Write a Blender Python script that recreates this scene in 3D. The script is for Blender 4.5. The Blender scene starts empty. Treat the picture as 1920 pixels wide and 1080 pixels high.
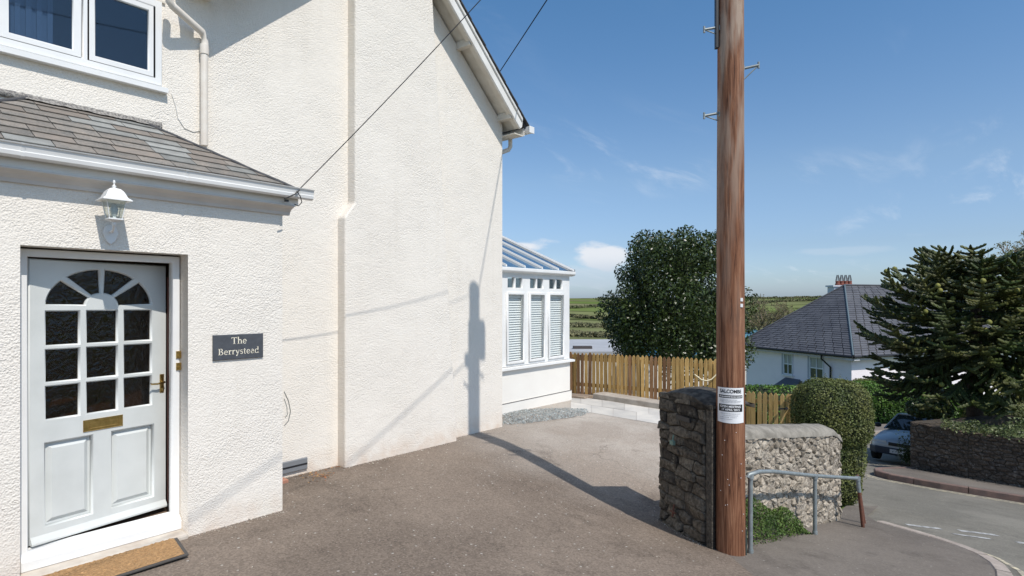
import bpy, math, random
import numpy as np
from mathutils import Vector, Matrix, noise as mnoise
random.seed(7); rng = np.random.default_rng(7)
R = math.radians
scene = bpy.context.scene
COL = scene.collection

# ------------------------------------------------------------------ camera, world, sun, exposure
F_PX = 1080.0
THETA = math.atan(910 / F_PX)          # the wall runs along +Y; the camera looks this far to its left
SN, CS = math.sin(THETA), math.cos(THETA)
cam_d = bpy.data.cameras.new('camera'); cam = bpy.data.objects.new('camera', cam_d); COL.objects.link(cam)
cam.rotation_euler = (R(90), 0, THETA)
cam_d.sensor_width = 36; cam_d.lens = 36 * F_PX / 1920
cam_d.shift_y = -(565 - 540) / 1920 * -1
cam_d.clip_start = 0.05; cam_d.clip_end = 9000
scene.camera = cam

SUN_AZ, SUN_EL = 12.0, 52.0            # azimuth: degrees from +X towards -Y
sun_dir = Vector((math.cos(R(SUN_AZ)) * math.cos(R(SUN_EL)), -math.sin(R(SUN_AZ)) * math.cos(R(SUN_EL)), math.sin(R(SUN_EL))))
sd = bpy.data.lights.new('sun', 'SUN'); sun = bpy.data.objects.new('sun', sd); COL.objects.link(sun)
sd.energy = 3.95; sd.angle = R(0.5); sd.color = (1.0, 0.94, 0.86)
sun.rotation_euler = sun_dir.to_track_quat('Z', 'Y').to_euler()
SKY_STRENGTH = 0.135

world = bpy.data.worlds.new('World'); scene.world = world; world.use_nodes = True
def build_world():
    nt = world.node_tree; nt.nodes.clear()
    N = nt.nodes.new; L = nt.links.new
    out = N('ShaderNodeOutputWorld'); bg = N('ShaderNodeBackground'); L(bg.outputs[0], out.inputs[0])
    bg.inputs['Strength'].default_value = SKY_STRENGTH
    sky = N('ShaderNodeTexSky'); sky.sky_type = 'NISHITA'; sky.sun_disc = False
    sky.sun_elevation = R(SUN_EL); sky.sun_rotation = R(90 + SUN_AZ)
    sky.altitude = 50; sky.air_density = 1.0; sky.dust_density = 1.1; sky.ozone_density = 2.5
    tc = N('ShaderNodeTexCoord')
    sep = N('ShaderNodeSeparateXYZ'); L(tc.outputs['Generated'], sep.inputs[0])
    def math_n(op, a, b=None, clamp=False):
        n = N('ShaderNodeMath'); n.operation = op; n.use_clamp = clamp
        for i, v in enumerate((a, b)):
            if v is None: continue
            if isinstance(v, (int, float)): n.inputs[i].default_value = v
            else: L(v, n.inputs[i])
        return n.outputs[0]
    def ramp(v, a, b):
        n = N('ShaderNodeMapRange'); n.interpolation_type = 'SMOOTHSTEP'; L(v, n.inputs[0])
        n.inputs[1].default_value = a; n.inputs[2].default_value = b; return n.outputs[0]
    # cirrus: direction flattened on to a high plane, stretched
    zc = math_n('MAXIMUM', sep.outputs[2], 0.02)
    px = math_n('DIVIDE', sep.outputs[0], math_n('ADD', zc, 0.12)); py = math_n('DIVIDE', sep.outputs[1], math_n('ADD', zc, 0.12))
    cmb = N('ShaderNodeCombineXYZ'); L(px, cmb.inputs[0]); L(py, cmb.inputs[1])
    mp = N('ShaderNodeMapping'); mp.inputs['Rotation'].default_value = (0, 0, R(-48)); mp.inputs['Scale'].default_value = (2.6, 0.8, 1)
    mp.inputs['Location'].default_value = (3.1, 1.7, 0)
    L(cmb.outputs[0], mp.inputs[0])
    n1 = N('ShaderNodeTexNoise'); L(mp.outputs[0], n1.inputs['Vector']); n1.inputs['Scale'].default_value = 1.3
    n1.inputs['Detail'].default_value = 9; n1.inputs['Roughness'].default_value = 0.62; n1.inputs['Distortion'].default_value = 0.5
    n0 = N('ShaderNodeTexNoise'); L(cmb.outputs[0], n0.inputs['Vector']); n0.inputs['Scale'].default_value = 0.45; n0.inputs['Detail'].default_value = 2
    cir = math_n('MULTIPLY', ramp(n1.outputs[0], 0.50, 0.78), ramp(n0.outputs[0], 0.44, 0.60))
    lowz = math_n('MULTIPLY', math_n('ADD', math_n('MULTIPLY', ramp(sep.outputs[2], 0.42, 0.16), .45), .55), ramp(sep.outputs[2], 0.0, 0.06))
    cir = math_n('MULTIPLY', math_n('MULTIPLY', cir, lowz), 0.62)
    # cumulus low over the horizon, billowing tops on a flat base
    mp2 = N('ShaderNodeMapping'); mp2.inputs['Scale'].default_value = (1, 1, 2.6); L(tc.outputs['Generated'], mp2.inputs[0])
    n2 = N('ShaderNodeTexNoise'); L(mp2.outputs[0], n2.inputs['Vector']); n2.inputs['Scale'].default_value = 9.0
    n2.inputs['Detail'].default_value = 8; n2.inputs['Roughness'].default_value = 0.55
    def puff(x, y, rx, rz):
        u = (x - 960) / F_PX; d = Vector((-SN + u * CS, CS + u * SN, (565 - y) / F_PX)).normalized()
        hx = Vector((CS, SN, 0))
        dot = N('ShaderNodeVectorMath'); dot.operation = 'DOT_PRODUCT'; L(tc.outputs['Generated'], dot.inputs[0]); dot.inputs[1].default_value = hx
        a = math_n('DIVIDE', math_n('SUBTRACT', dot.outputs['Value'], d.dot(hx)), rx)
        b = math_n('DIVIDE', math_n('SUBTRACT', sep.outputs[2], d.z), rz)
        q = math_n('SQRT', math_n('ADD', math_n('MULTIPLY', a, a), math_n('MULTIPLY', b, b)))
        v = math_n('SUBTRACT', math_n('MULTIPLY', n2.outputs[0], 2.1), q)
        return ramp(v, 0.22, 0.62)
    p = math_n('MAXIMUM', puff(1130, 486, 0.062, 0.030), puff(985, 462, 0.06, 0.016))
    p = math_n('MAXIMUM', p, math_n('MULTIPLY', puff(1105, 518, 0.085, 0.028), 0.55))
    p = math_n('MAXIMUM', p, math_n('MULTIPLY', puff(1565, 470, 0.075, 0.010), 0.16))
    p = math_n('MULTIPLY', p, 0.8)
    tint = N('ShaderNodeMix'); tint.data_type = 'RGBA'; tint.blend_type = 'MULTIPLY'; tint.inputs[0].default_value = 1.0
    L(sky.outputs[0], tint.inputs[6]); 
    tr = N('ShaderNodeValToRGB'); L(sep.outputs[2], tr.inputs[0]); e = tr.color_ramp.elements
    e[0].position = 0.0; e[0].color = (.90, 1.08, 1.50, 1); e[1].position = 1.0; e[1].color = (.92, .97, .98, 1)
    for p_, c_ in ((.035, (.84, .98, 1.26, 1)), (.09, (.80, .88, 1.05, 1)), (.20, (.90, .98, 1.04, 1)), (.38, (.70, .95, 1.08, 1)), (.48, (.62, .95, 1.10, 1)), (.62, (.68, .94, 1.06, 1))): q_ = e.new(p_); q_.color = c_
    L(tr.outputs[0], tint.inputs[7])
    m1 = N('ShaderNodeMix'); m1.data_type = 'RGBA'; L(cir, m1.inputs[0]); L(tint.outputs[2], m1.inputs[6]); m1.inputs[7].default_value = (6.2, 6.6, 7.2, 1)
    shade = N('ShaderNodeMix'); shade.data_type = 'RGBA'; L(ramp(sep.outputs[2], 0.035, 0.085), shade.inputs[0])
    shade.inputs[6].default_value = (4.1, 4.7, 5.6, 1); shade.inputs[7].default_value = (6.7, 6.7, 6.9, 1)
    m2 = N('ShaderNodeMix'); m2.data_type = 'RGBA'; L(p, m2.inputs[0]); L(m1.outputs[2], m2.inputs[6]); L(shade.outputs[2], m2.inputs[7])
    L(m2.outputs[2], bg.inputs['Color'])
build_world()
scene.view_settings.view_transform = 'Standard'; scene.view_settings.look = 'None'
scene.view_settings.exposure = 0.0; scene.view_settings.gamma = 1.0; scene.view_settings.use_curve_mapping = False
scene.render.engine = 'CYCLES'
scene.cycles.max_bounces = 8; scene.cycles.transparent_max_bounces = 12; scene.cycles.use_denoising = True

# ------------------------------------------------------------------ helpers
def ray(x, y):
    u = (x - 960) / F_PX
    return Vector((-SN + u * CS, CS + u * SN, (565 - y) / F_PX))
def onX(x, y, X0):
    d = ray(x, y); return d * (X0 / d.x)
def atD(x, y, D): return ray(x, y) * D
SY = [-20, 0, 8, 16.5, 21.3, 29.4, 45, 60, 90]; SZ = [1.2, -1.45, -2.70, -4.05, -4.85, -5.55, -6.4, -8, -11]
def street(Y): return float(np.interp(Y, SY, SZ))
def ss(a, b, v):
    t = min(1, max(0, (v - a) / (b - a))); return t * t * (3 - 2 * t)
def drive_z(X, Y):
    base = -1.88 - .012 * max(Y, 0)
    w = ss(-4.75 - .95 * ss(1.9, 4.5, Y), -2.0, X) * (1 - ss(5.4, 9, Y))
    return base * (1 - w) + street(Y) * w
def on_street(x, y, off=0.0):
    lo, hi = 0.5, 80
    d = ray(x, y)
    for _ in range(60):
        m = (lo + hi) / 2
        if d.z * m > street(d.y * m) + off: lo = m
        else: hi = m
    return d * lo
def on_drive(x, y):
    lo, hi = 0.5, 30
    d = ray(x, y)
    for _ in range(60):
        m = (lo + hi) / 2
        if d.z * m > drive_z(d.x * m, d.y * m): lo = m
        else: hi = m
    return d * lo

def meta(o, label=None, cat=None, group=None, kind=None):
    if label: o['label'] = label
    if cat: o['category'] = cat
    if group: o['group'] = group
    if kind: o['kind'] = kind
    return o
def thing(name, loc, label, cat, group=None):
    o = bpy.data.objects.new(name, None); o.empty_display_size = .1; COL.objects.link(o); o.location = loc
    return meta(o, label, cat, group)
def wloc(p):
    v = Vector((0, 0, 0))
    while p is not None: v += p.location; p = p.parent
    return v
def link_mesh(name, me, mat, parent=None, loc=None):
    """me is in world coordinates; it is moved into the frame of its parent chain"""
    o = bpy.data.objects.new(name, me); COL.objects.link(o)
    if mat and not me.materials: me.materials.append(mat)
    if parent is not None:
        off = wloc(parent); o.parent = parent
        if loc is not None: me.transform(Matrix.Translation(-Vector(loc))); o.location = Vector(loc) - off
        else: me.transform(Matrix.Translation(-off))
    elif loc is not None:
        me.transform(Matrix.Translation(-Vector(loc))); o.location = loc
    return o
def dup(o, loc, parent):
    """copy with shared mesh; loc in world coordinates"""
    c = o.copy(); COL.objects.link(c); c.parent = parent
    c.location = Vector(loc) - (wloc(parent) if parent else Vector((0, 0, 0))); return c

class MB:
    def __init__(s): s.v = []; s.f = []; s.smooth = []
    def add(s, vs, fs, sm=False):
        b = len(s.v); s.v += [tuple(v) for v in vs]; s.f += [tuple(i + b for i in f) for f in fs]; s.smooth += [sm] * len(fs); return s
    def box(s, x0, x1, y0, y1, z0, z1):
        vs = [(x0, y0, z0), (x1, y0, z0), (x1, y1, z0), (x0, y1, z0), (x0, y0, z1), (x1, y0, z1), (x1, y1, z1), (x0, y1, z1)]
        return s.add(vs, [(0, 3, 2, 1), (4, 5, 6, 7), (0, 1, 5, 4), (1, 2, 6, 5), (2, 3, 7, 6), (3, 0, 4, 7)])
    def fbox(s, O, a, b, c):
        """box from origin O spanned by vectors a, b, c"""
        O, a, b, c = map(Vector, (O, a, b, c))
        vs = [O, O + a, O + a + b, O + b, O + c, O + a + c, O + a + b + c, O + b + c]
        fs = [(0, 3, 2, 1), (4, 5, 6, 7), (0, 1, 5, 4), (1, 2, 6, 5), (2, 3, 7, 6), (3, 0, 4, 7)]
        if a.cross(b).dot(c) < 0: fs = [f[::-1] for f in fs]
        return s.add(vs, fs)
    def cbox(s, O, a, b, c, ch):
        """box with the outward (+c) face chamfered by ch"""
        O, a, b, c = map(Vector, (O, a, b, c)); ua, ub, uc = a.normalized() * ch, b.normalized() * ch, c.normalized() * ch
        lo = [O, O + a, O + a + b, O + b]; mid = [p + c - uc for p in lo]
        top = [O + c + ua + ub, O + a + c - ua + ub, O + a + b + c - ua - ub, O + b + c + ua - ub]
        vs = lo + mid + top; fs = [(0, 3, 2, 1), (8, 9, 10, 11)]
        for i in range(4):
            j = (i + 1) % 4; fs += [(i, j, 4 + j, 4 + i), (4 + i, 4 + j, 8 + j, 8 + i)]
        if a.cross(b).dot(c) < 0: fs = [f[::-1] for f in fs]
        return s.add(vs, fs)
    def prism(s, poly, vec):
        """polygon (3D points) extruded along vec"""
        vec = Vector(vec); n = len(poly); P = [Vector(p) for p in poly]
        nrm = Vector((0, 0, 0))
        for i in range(n): nrm += P[i].cross(P[(i + 1) % n])
        if nrm.dot(vec) > 0: P = P[::-1]
        vs = P + [p + vec for p in P]
        fs = [tuple(range(n)), tuple(range(2 * n - 1, n - 1, -1))]
        for i in range(n): j = (i + 1) % n; fs.append((j, i, n + i, n + j))
        return s.add(vs, fs)
    def tube(s, pts, r, n=8, sm=True, caps=True, star=None):
        P = [Vector(p) for p in pts]; m = len(P); rr = r if hasattr(r, '__len__') else [r] * m
        t0 = (P[1] - P[0]).normalized(); ref = Vector((0, 0, 1)) if abs(t0.z) < .9 else Vector((1, 0, 0))
        u = t0.cross(ref).normalized(); vs = []
        for i in range(m):
            t = (P[min(i + 1, m - 1)] - P[max(i - 1, 0)]).normalized()
            u = (u - t * u.dot(t)).normalized(); w = t.cross(u)
            for k in range(n):
                a = 2 * math.pi * (k + (.5 if (star and i % 2) else 0)) / n; q = rr[i] * ((star if k % 2 else 1) if star else 1)
                vs.append(P[i] + (u * math.cos(a) + w * math.sin(a)) * q)
        fs = []
        for i in range(m - 1):
            for k in range(n):
                k2 = (k + 1) % n; fs.append((i * n + k, i * n + k2, (i + 1) * n + k2, (i + 1) * n + k))
        s.add(vs, fs, sm)
        if caps: s.add(vs[:n], [tuple(range(n))[::-1]]); s.add(vs[-n:], [tuple(range(n))])
        return s
    def lathe(s, c, prof, n=12, sm=True, rot=0):
        c = Vector(c); vs = []
        for (r_, z) in prof:
            for k in range(n):
                a = 2 * math.pi * k / n + rot; vs.append((c.x + r_ * math.cos(a), c.y + r_ * math.sin(a), c.z + z))
        fs = []
        for i in range(len(prof) - 1):
            for k in range(n):
                k2 = (k + 1) % n; fs.append((i * n + k, i * n + k2, (i + 1) * n + k2, (i + 1) * n + k))
        fs += [tuple(range(n))[::-1], tuple(range((len(prof) - 1) * n, len(prof) * n))]
        return s.add(vs, fs, sm)
    def mesh(s, name='mesh'):
        me = bpy.data.meshes.new(name); me.from_pydata(s.v, [], s.f)
        if any(s.smooth): me.polygons.foreach_set('use_smooth', s.smooth)
        me.update(); return me
    def build(s, name, mat, parent=None, loc=None): return link_mesh(name, s.mesh(name), mat, parent, loc)
def bev(o, w=.006, seg=1):
    m = o.modifiers.new('bevel', 'BEVEL'); m.width = w; m.segments = seg; m.limit_method = 'ANGLE'; m.angle_limit = R(35); return o

def plate_mesh(outer, holes, th, bevel=0.0):
    """flat outline with holes, thickness th (centred); local x, y, z=normal"""
    cu = bpy.data.curves.new('c', 'CURVE'); cu.dimensions = '2D'; cu.fill_mode = 'BOTH'; cu.extrude = max(0, th / 2 - bevel)
    cu.bevel_depth = bevel; cu.bevel_resolution = 0; cu.offset = -bevel
    for pl in [outer] + holes:
        sp = cu.splines.new('POLY'); sp.points.add(len(pl) - 1); sp.use_cyclic_u = True
        for i, p in enumerate(pl): sp.points[i].co = (p[0], p[1], 0, 1)
    o = bpy.data.objects.new('tmp', cu); COL.objects.link(o)
    dg = bpy.context.evaluated_depsgraph_get(); me = bpy.data.meshes.new_from_object(o.evaluated_get(dg))
    bpy.data.objects.remove(o); me.materials.clear(); return me
def plate(name, outer, holes, th, frame, mat, parent=None, bevel=0.0, loc=None):
    """frame = (origin, ex, ey, ez) world vectors"""
    me = plate_mesh(outer, holes, th, bevel); O, ex, ey, ez = [Vector(v) for v in frame]
    M = Matrix(((ex.x, ey.x, ez.x, O.x), (ex.y, ey.y, ez.y, O.y), (ex.z, ey.z, ez.z, O.z), (0, 0, 0, 1)))
    me.transform(M)
    if M.to_3x3().determinant() < 0: me.flip_normals()
    return link_mesh(name, me, mat, parent, loc)
def text_mesh(txt, size, th=.001, sx=1.0, align='CENTER', bold=0.0):
    cu = bpy.data.curves.new('t', 'FONT'); cu.body = txt; cu.size = size; cu.extrude = th; cu.align_x = align; cu.align_y = 'CENTER'; cu.offset = bold
    o = bpy.data.objects.new('tmp', cu); COL.objects.link(o); dg = bpy.context.evaluated_depsgraph_get()
    me = bpy.data.meshes.new_from_object(o.evaluated_get(dg)); bpy.data.objects.remove(o); me.materials.clear()
    me.transform(Matrix.Diagonal((sx, 1, 1, 1))); return me

# ------------------------------------------------------------------ materials
MATS = {}
def mat(name, col, col2=None, scale=5.0, rough=.7, bump=0, bscale=40, bdist=.01, metallic=0, spec=.5, detail=5, stretch=None,
        island=0.0, objrand=0.0, fine=None, fscale=200, trans=0, lo=.35, hi=.65, coat=0, sub=0):
    m = bpy.data.materials.new(name); m.use_nodes = True; nt = m.node_tree; N = nt.nodes.new; L = nt.links.new
    b = nt.nodes['Principled BSDF']; b.inputs['Roughness'].default_value = rough; b.inputs['Metallic'].default_value = metallic
    b.inputs['Specular IOR Level'].default_value = spec; b.inputs['Coat Weight'].default_value = coat
    g = N('ShaderNodeNewGeometry'); vec = g.outputs['Position']
    if stretch:
        mp = N('ShaderNodeMapping'); mp.inputs['Scale'].default_value = stretch; L(vec, mp.inputs[0]); vec = mp.outputs[0]
    cout = None
    if col2 is not None:
        n = N('ShaderNodeTexNoise'); n.inputs['Scale'].default_value = scale; n.inputs['Detail'].default_value = detail; L(vec, n.inputs['Vector'])
        mr = N('ShaderNodeMapRange'); L(n.outputs[0], mr.inputs[0]); mr.inputs[1].default_value = lo; mr.inputs[2].default_value = hi
        mx = N('ShaderNodeMix'); mx.data_type = 'RGBA'; L(mr.outputs[0], mx.inputs[0])
        mx.inputs[6].default_value = (*col, 1); mx.inputs[7].default_value = (*col2, 1); cout = mx.outputs[2]
    else:
        rg = N('ShaderNodeRGB'); rg.outputs[0].default_value = (*col, 1); cout = rg.outputs[0]
    if fine:
        n = N('ShaderNodeTexNoise'); n.inputs['Scale'].default_value = fscale; n.inputs['Detail'].default_value = 2; L(vec, n.inputs['Vector'])
        mr = N('ShaderNodeMapRange'); L(n.outputs[0], mr.inputs[0]); mr.inputs[1].default_value = .3; mr.inputs[2].default_value = .7
        mr.inputs[3].default_value = 1 - fine; mr.inputs[4].default_value = 1 + fine
        mu = N('ShaderNodeVectorMath'); mu.operation = 'SCALE'; L(cout, mu.inputs[0]); L(mr.outputs[0], mu.inputs['Scale']); cout = mu.outputs[0]
    for amt, src in ((island, g.outputs['Random Per Island']), (objrand, None)):
        if amt:
            if src is None: oi = N('ShaderNodeObjectInfo'); src = oi.outputs['Random']
            mr = N('ShaderNodeMapRange'); L(src, mr.inputs[0]); mr.inputs[3].default_value = 1 - amt; mr.inputs[4].default_value = 1 + amt
            mu = N('ShaderNodeVectorMath'); mu.operation = 'SCALE'; L(cout, mu.inputs[0]); L(mr.outputs[0], mu.inputs['Scale']); cout = mu.outputs[0]
    L(cout, b.inputs['Base Color'])
    if bump:
        n = N('ShaderNodeTexNoise'); n.inputs['Scale'].default_value = bscale; n.inputs['Detail'].default_value = 4; L(vec, n.inputs['Vector'])
        bp = N('ShaderNodeBump'); bp.inputs['Strength'].default_value = bump; bp.inputs['Distance'].default_value = bdist
        L(n.outputs[0], bp.inputs['Height']); L(bp.outputs[0], b.inputs['Normal'])
    if trans:
        out = nt.nodes['Material Output']; t = N('ShaderNodeBsdfTranslucent'); L(cout, t.inputs[0]); mxs = N('ShaderNodeMixShader'); mxs.inputs[0].default_value = trans
        L(b.outputs[0], mxs.inputs[1]); L(t.outputs[0], mxs.inputs[2]); L(mxs.outputs[0], out.inputs[0])
    MATS[name] = m; return m
def glass_mat(name, tint=(.8, .85, .85), bump=0, bscale=30, refl=1.45):
    m = bpy.data.materials.new(name); m.use_nodes = True; nt = m.node_tree; nt.nodes.clear(); N = nt.nodes.new; L = nt.links.new
    out = N('ShaderNodeOutputMaterial'); gl = N('ShaderNodeBsdfGlossy'); gl.inputs['Roughness'].default_value = .03; tr = N('ShaderNodeBsdfTransparent'); tr.inputs[0].default_value = (*tint, 1)
    lw = N('ShaderNodeLayerWeight'); lw.inputs['Blend'].default_value = .5; pw = N('ShaderNodeMath'); pw.operation = 'POWER'; L(lw.outputs['Facing'], pw.inputs[0]); pw.inputs[1].default_value = 4.0
    r0 = ((refl - 1) / (refl + 1)) ** 2; fr = N('ShaderNodeMath'); fr.operation = 'MULTIPLY_ADD'; L(pw.outputs[0], fr.inputs[0]); fr.inputs[1].default_value = 1 - r0; fr.inputs[2].default_value = r0; mx = N('ShaderNodeMixShader')
    if bump:
        g = N('ShaderNodeNewGeometry'); n = N('ShaderNodeTexNoise'); n.inputs['Scale'].default_value = bscale; n.inputs['Detail'].default_value = 3; n.inputs['Distortion'].default_value = 2
        L(g.outputs['Position'], n.inputs['Vector']); bp = N('ShaderNodeBump'); bp.inputs['Strength'].default_value = bump; bp.inputs['Distance'].default_value = .01
        L(n.outputs[0], bp.inputs['Height']); L(bp.outputs[0], gl.inputs['Normal']); L(bp.outputs[0], lw.inputs['Normal'])
    L(fr.outputs[0], mx.inputs[0]); L(tr.outputs[0], mx.inputs[1]); L(gl.outputs[0], mx.inputs[2]); L(mx.outputs[0], out.inputs[0]); return m

def render_wall_mat():
    """roughcast: cream masonry paint over pebble dash, faint soiling near the ground"""
    m = bpy.data.materials.new('roughcast'); m.use_nodes = True; nt = m.node_tree; N = nt.nodes.new; L = nt.links.new
    b = nt.nodes['Principled BSDF']; b.inputs['Roughness'].default_value = .9; b.inputs['Specular IOR Level'].default_value = .2
    g = N('ShaderNodeNewGeometry'); P = g.outputs['Position']
    def noise(s, d=4, r=.5, dist=0):
        n = N('ShaderNodeTexNoise'); n.inputs['Scale'].default_value = s; n.inputs['Detail'].default_value = d; n.inputs['Roughness'].default_value = r; n.inputs['Distortion'].default_value = dist
        L(P, n.inputs['Vector']); return n.outputs[0]
    def mr(v, a, b_, c=0, d=1):
        n = N('ShaderNodeMapRange'); L(v, n.inputs[0])
        for i, q in enumerate((a, b_, c, d)): n.inputs[i + 1].default_value = q
        return n.outputs[0]
    def mix(f, A, B):
        n = N('ShaderNodeMix'); n.data_type = 'RGBA'; L(f, n.inputs[0])
        for i, q in ((6, A), (7, B)):
            if isinstance(q, tuple): n.inputs[i].default_value = (*q, 1)
            else: L(q, n.inputs[i])
        return n.outputs[2]
    c = mix(mr(noise(1.1, 6), .35, .7), (.80, .752, .683), (.775, .725, .655))
    c = mix(mr(noise(60, 2), .60, .78, 0, .22), c, (.62, .56, .47))
    sp = N('ShaderNodeSeparateXYZ'); L(P, sp.inputs[0])
    soil = N('ShaderNodeMath'); soil.operation = 'MULTIPLY'; L(mr(sp.outputs[2], -1.66, -1.95), soil.inputs[0]); L(mr(noise(7, 5), .35, .7, .15, .95), soil.inputs[1])
    c = mix(soil.outputs[0], c, (.66, .54, .44))
    # rain streaks and old patch repairs
    st = N('ShaderNodeMapping'); st.inputs['Scale'].default_value = (9, 9, .55); L(P, st.inputs[0]); sn = N('ShaderNodeTexNoise'); sn.inputs['Scale'].default_value = 1; sn.inputs['Detail'].default_value = 6; L(st.outputs[0], sn.inputs['Vector'])
    c = mix(mr(sn.outputs[0], .56, .74, 0, .17), c, (.62, .57, .50))
    pv = N('ShaderNodeTexVoronoi'); pv.inputs['Scale'].default_value = .9; L(P, pv.inputs['Vector']); ps = N('ShaderNodeSeparateColor'); L(pv.outputs['Color'], ps.inputs[0])
    c = mix(mr(noise(2.6, 8, .7), .58, .72, 0, .30), c, (.84, .81, .755))
    c = mix(mr(noise(1.9, 5), .60, .75, 0, .35), c, (.74, .70, .62))
    L(c, b.inputs['Base Color'])
    v = N('ShaderNodeTexVoronoi'); v.feature = 'SMOOTH_F1'; v.inputs['Scale'].default_value = 80; v.inputs['Smoothness'].default_value = .6
    ad = N('ShaderNodeVectorMath'); n3 = N('ShaderNodeTexNoise'); n3.inputs['Scale'].default_value = 25; L(P, n3.inputs['Vector'])
    sc = N('ShaderNodeVectorMath'); sc.operation = 'SCALE'; sc.inputs['Scale'].default_value = .02; L(n3.outputs['Color'], sc.inputs[0]); L(P, ad.inputs[0]); L(sc.outputs[0], ad.inputs[1]); L(ad.outputs[0], v.inputs['Vector'])
    h = N('ShaderNodeMath'); h.operation = 'MULTIPLY_ADD'; L(v.outputs['Distance'], h.inputs[0]); h.inputs[1].default_value = -.9; L(noise(36, 7, .66), h.inputs[2])
    bp = N('ShaderNodeBump'); L(mr(noise(1.7, 4),   .35, .65, .34, .62), bp.inputs['Strength']); bp.inputs['Distance'].default_value = .013; L(h.outputs[0], bp.inputs['Height'])
    bp2 = N('ShaderNodeBump'); bp2.inputs['Strength'].default_value = .22; bp2.inputs['Distance'].default_value = .04; L(noise(5, 3), bp2.inputs['Height']); L(bp2.outputs[0], bp.inputs['Normal'])
    L(bp.outputs[0], b.inputs['Normal']); return m
def asphalt_mat(name, base, base2, speck=(.5, .48, .44), concrete=None, amount=.78):
    m = bpy.data.materials.new(name); m.use_nodes = True; nt = m.node_tree; N = nt.nodes.new; L = nt.links.new
    b = nt.nodes['Principled BSDF']; b.inputs['Roughness'].default_value = .88; b.inputs['Specular IOR Level'].default_value = .25
    g = N('ShaderNodeNewGeometry'); P = g.outputs['Position']
    def noise(s, d=4, r=.5):
        n = N('ShaderNodeTexNoise'); n.inputs['Scale'].default_value = s; n.inputs['Detail'].default_value = d; n.inputs['Roughness'].default_value = r; L(P, n.inputs['Vector']); return n.outputs[0]
    def mr(v, a, b_, c=0, d=1):
        n = N('ShaderNodeMapRange'); L(v, n.inputs[0])
        for i, q in enumerate((a, b_, c, d)): n.inputs[i + 1].default_value = q
        return n.outputs[0]
    def mix(f, A, B):
        n = N('ShaderNodeMix'); n.data_type = 'RGBA'; L(f, n.inputs[0])
        for i, q in ((6, A), (7, B)):
            if isinstance(q, tuple): n.inputs[i].default_value = (*q, 1)
            else: L(q, n.inputs[i])
        return n.outputs[2]
    def mul(a, b_):
        n = N('ShaderNodeMath'); n.operation = 'MULTIPLY'
        for i, q in enumerate((a, b_)):
            if isinstance(q, (int, float)): n.inputs[i].default_value = q
            else: L(q, n.inputs[i])
        return n.outputs[0]
    c = mix(mr(noise(.9, 6, .6), .35, .68), base, base2)
    # worn lighter patches and splashes
    c = mix(mr(noise(2.3, 7, .7), .60, .74, 0, .45), c, tuple(min(1, k * 1.9) for k in base2))
    if concrete:
        d = N('ShaderNodeVectorMath'); d.operation = 'DISTANCE'; L(P, d.inputs[0]); d.inputs[1].default_value = (concrete[0], concrete[1], -2.0)
        jit = N('ShaderNodeMath'); jit.operation = 'MULTIPLY_ADD'; L(noise(1.6, 6, .6), jit.inputs[0]); jit.inputs[1].default_value = 1.5; L(d.outputs['Value'], jit.inputs[2])
        c = mix(mr(jit.outputs[0], 5.2, 2.3, 0, .97), c, (.62, .57, .51))
    # broad tone changes, repairs and thin cracks
    c = mix(mr(noise(.55, 4, .6), .44, .60, 0, .55), c, tuple(min(1, k * 1.5) for k in base2))
    c = mix(mr(noise(1.4, 5, .65), .57, .68, 0, .55), c, tuple(k * .62 for k in base))
    vc = N('ShaderNodeTexVoronoi'); vc.feature = 'DISTANCE_TO_EDGE'; vc.inputs['Scale'].default_value = .75; wv = N('ShaderNodeVectorMath'); nw_ = N('ShaderNodeTexNoise'); nw_.inputs['Scale'].default_value = 3; nw_.inputs['Detail'].default_value = 6; L(P, nw_.inputs['Vector'])
    sw = N('ShaderNodeVectorMath'); sw.operation = 'SCALE'; sw.inputs['Scale'].default_value = .5; L(nw_.outputs['Color'], sw.inputs[0]); L(P, wv.inputs[0]); L(sw.outputs[0], wv.inputs[1]); L(wv.outputs[0], vc.inputs['Vector'])
    c = mix(mul(mr(vc.outputs['Distance'], .008, .002, 0, .4), mr(noise(.8, 2), .54, .60)), c, tuple(k * .4 for k in base))
    # aggregate
    v = N('ShaderNodeTexVoronoi'); v.inputs['Scale'].default_value = 75; L(P, v.inputs['Vector'])
    sc = N('ShaderNodeSeparateColor'); L(v.outputs['Color'], sc.inputs[0])
    agg = mix(mr(sc.outputs[0], .0, 1, 0, 1), tuple(k * .45 for k in base), tuple(k * 2.1 for k in base2))
    c = mix(mul(mr(v.outputs['Distance'], .3, .0, .2, .6), .8), c, agg) if not concrete else mix(mul(mr(v.outputs['Distance'], .45, .0, .3, .85), .9), c, agg)
    # scattered pale chips
    v2 = N('ShaderNodeTexVoronoi'); v2.inputs['Scale'].default_value = 21; L(P, v2.inputs['Vector']); s2 = N('ShaderNodeSeparateColor'); L(v2.outputs['Color'], s2.inputs[0])
    siz = mul(mr(s2.outputs[0], .66, 1, 0, .22), 1)
    cmp_ = N('ShaderNodeMath'); cmp_.operation = 'LESS_THAN'; L(v2.outputs['Distance'], cmp_.inputs[0]); L(siz, cmp_.inputs[1])
    c = mix(mul(cmp_.outputs[0], amount), c, speck)
    L(c, b.inputs['Base Color'])
    bp = N('ShaderNodeBump'); bp.inputs['Strength'].default_value = .6; bp.inputs['Distance'].default_value = .006; L(noise(140, 3, .6), bp.inputs['Height'])
    bp2 = N('ShaderNodeBump'); bp2.inputs['Strength'].default_value = .3; bp2.inputs['Distance'].default_value = .03; L(noise(3, 4), bp2.inputs['Height']); L(bp2.outputs[0], bp.inputs['Normal'])
    L(bp.outputs[0], b.inputs['Normal']); return m
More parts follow.
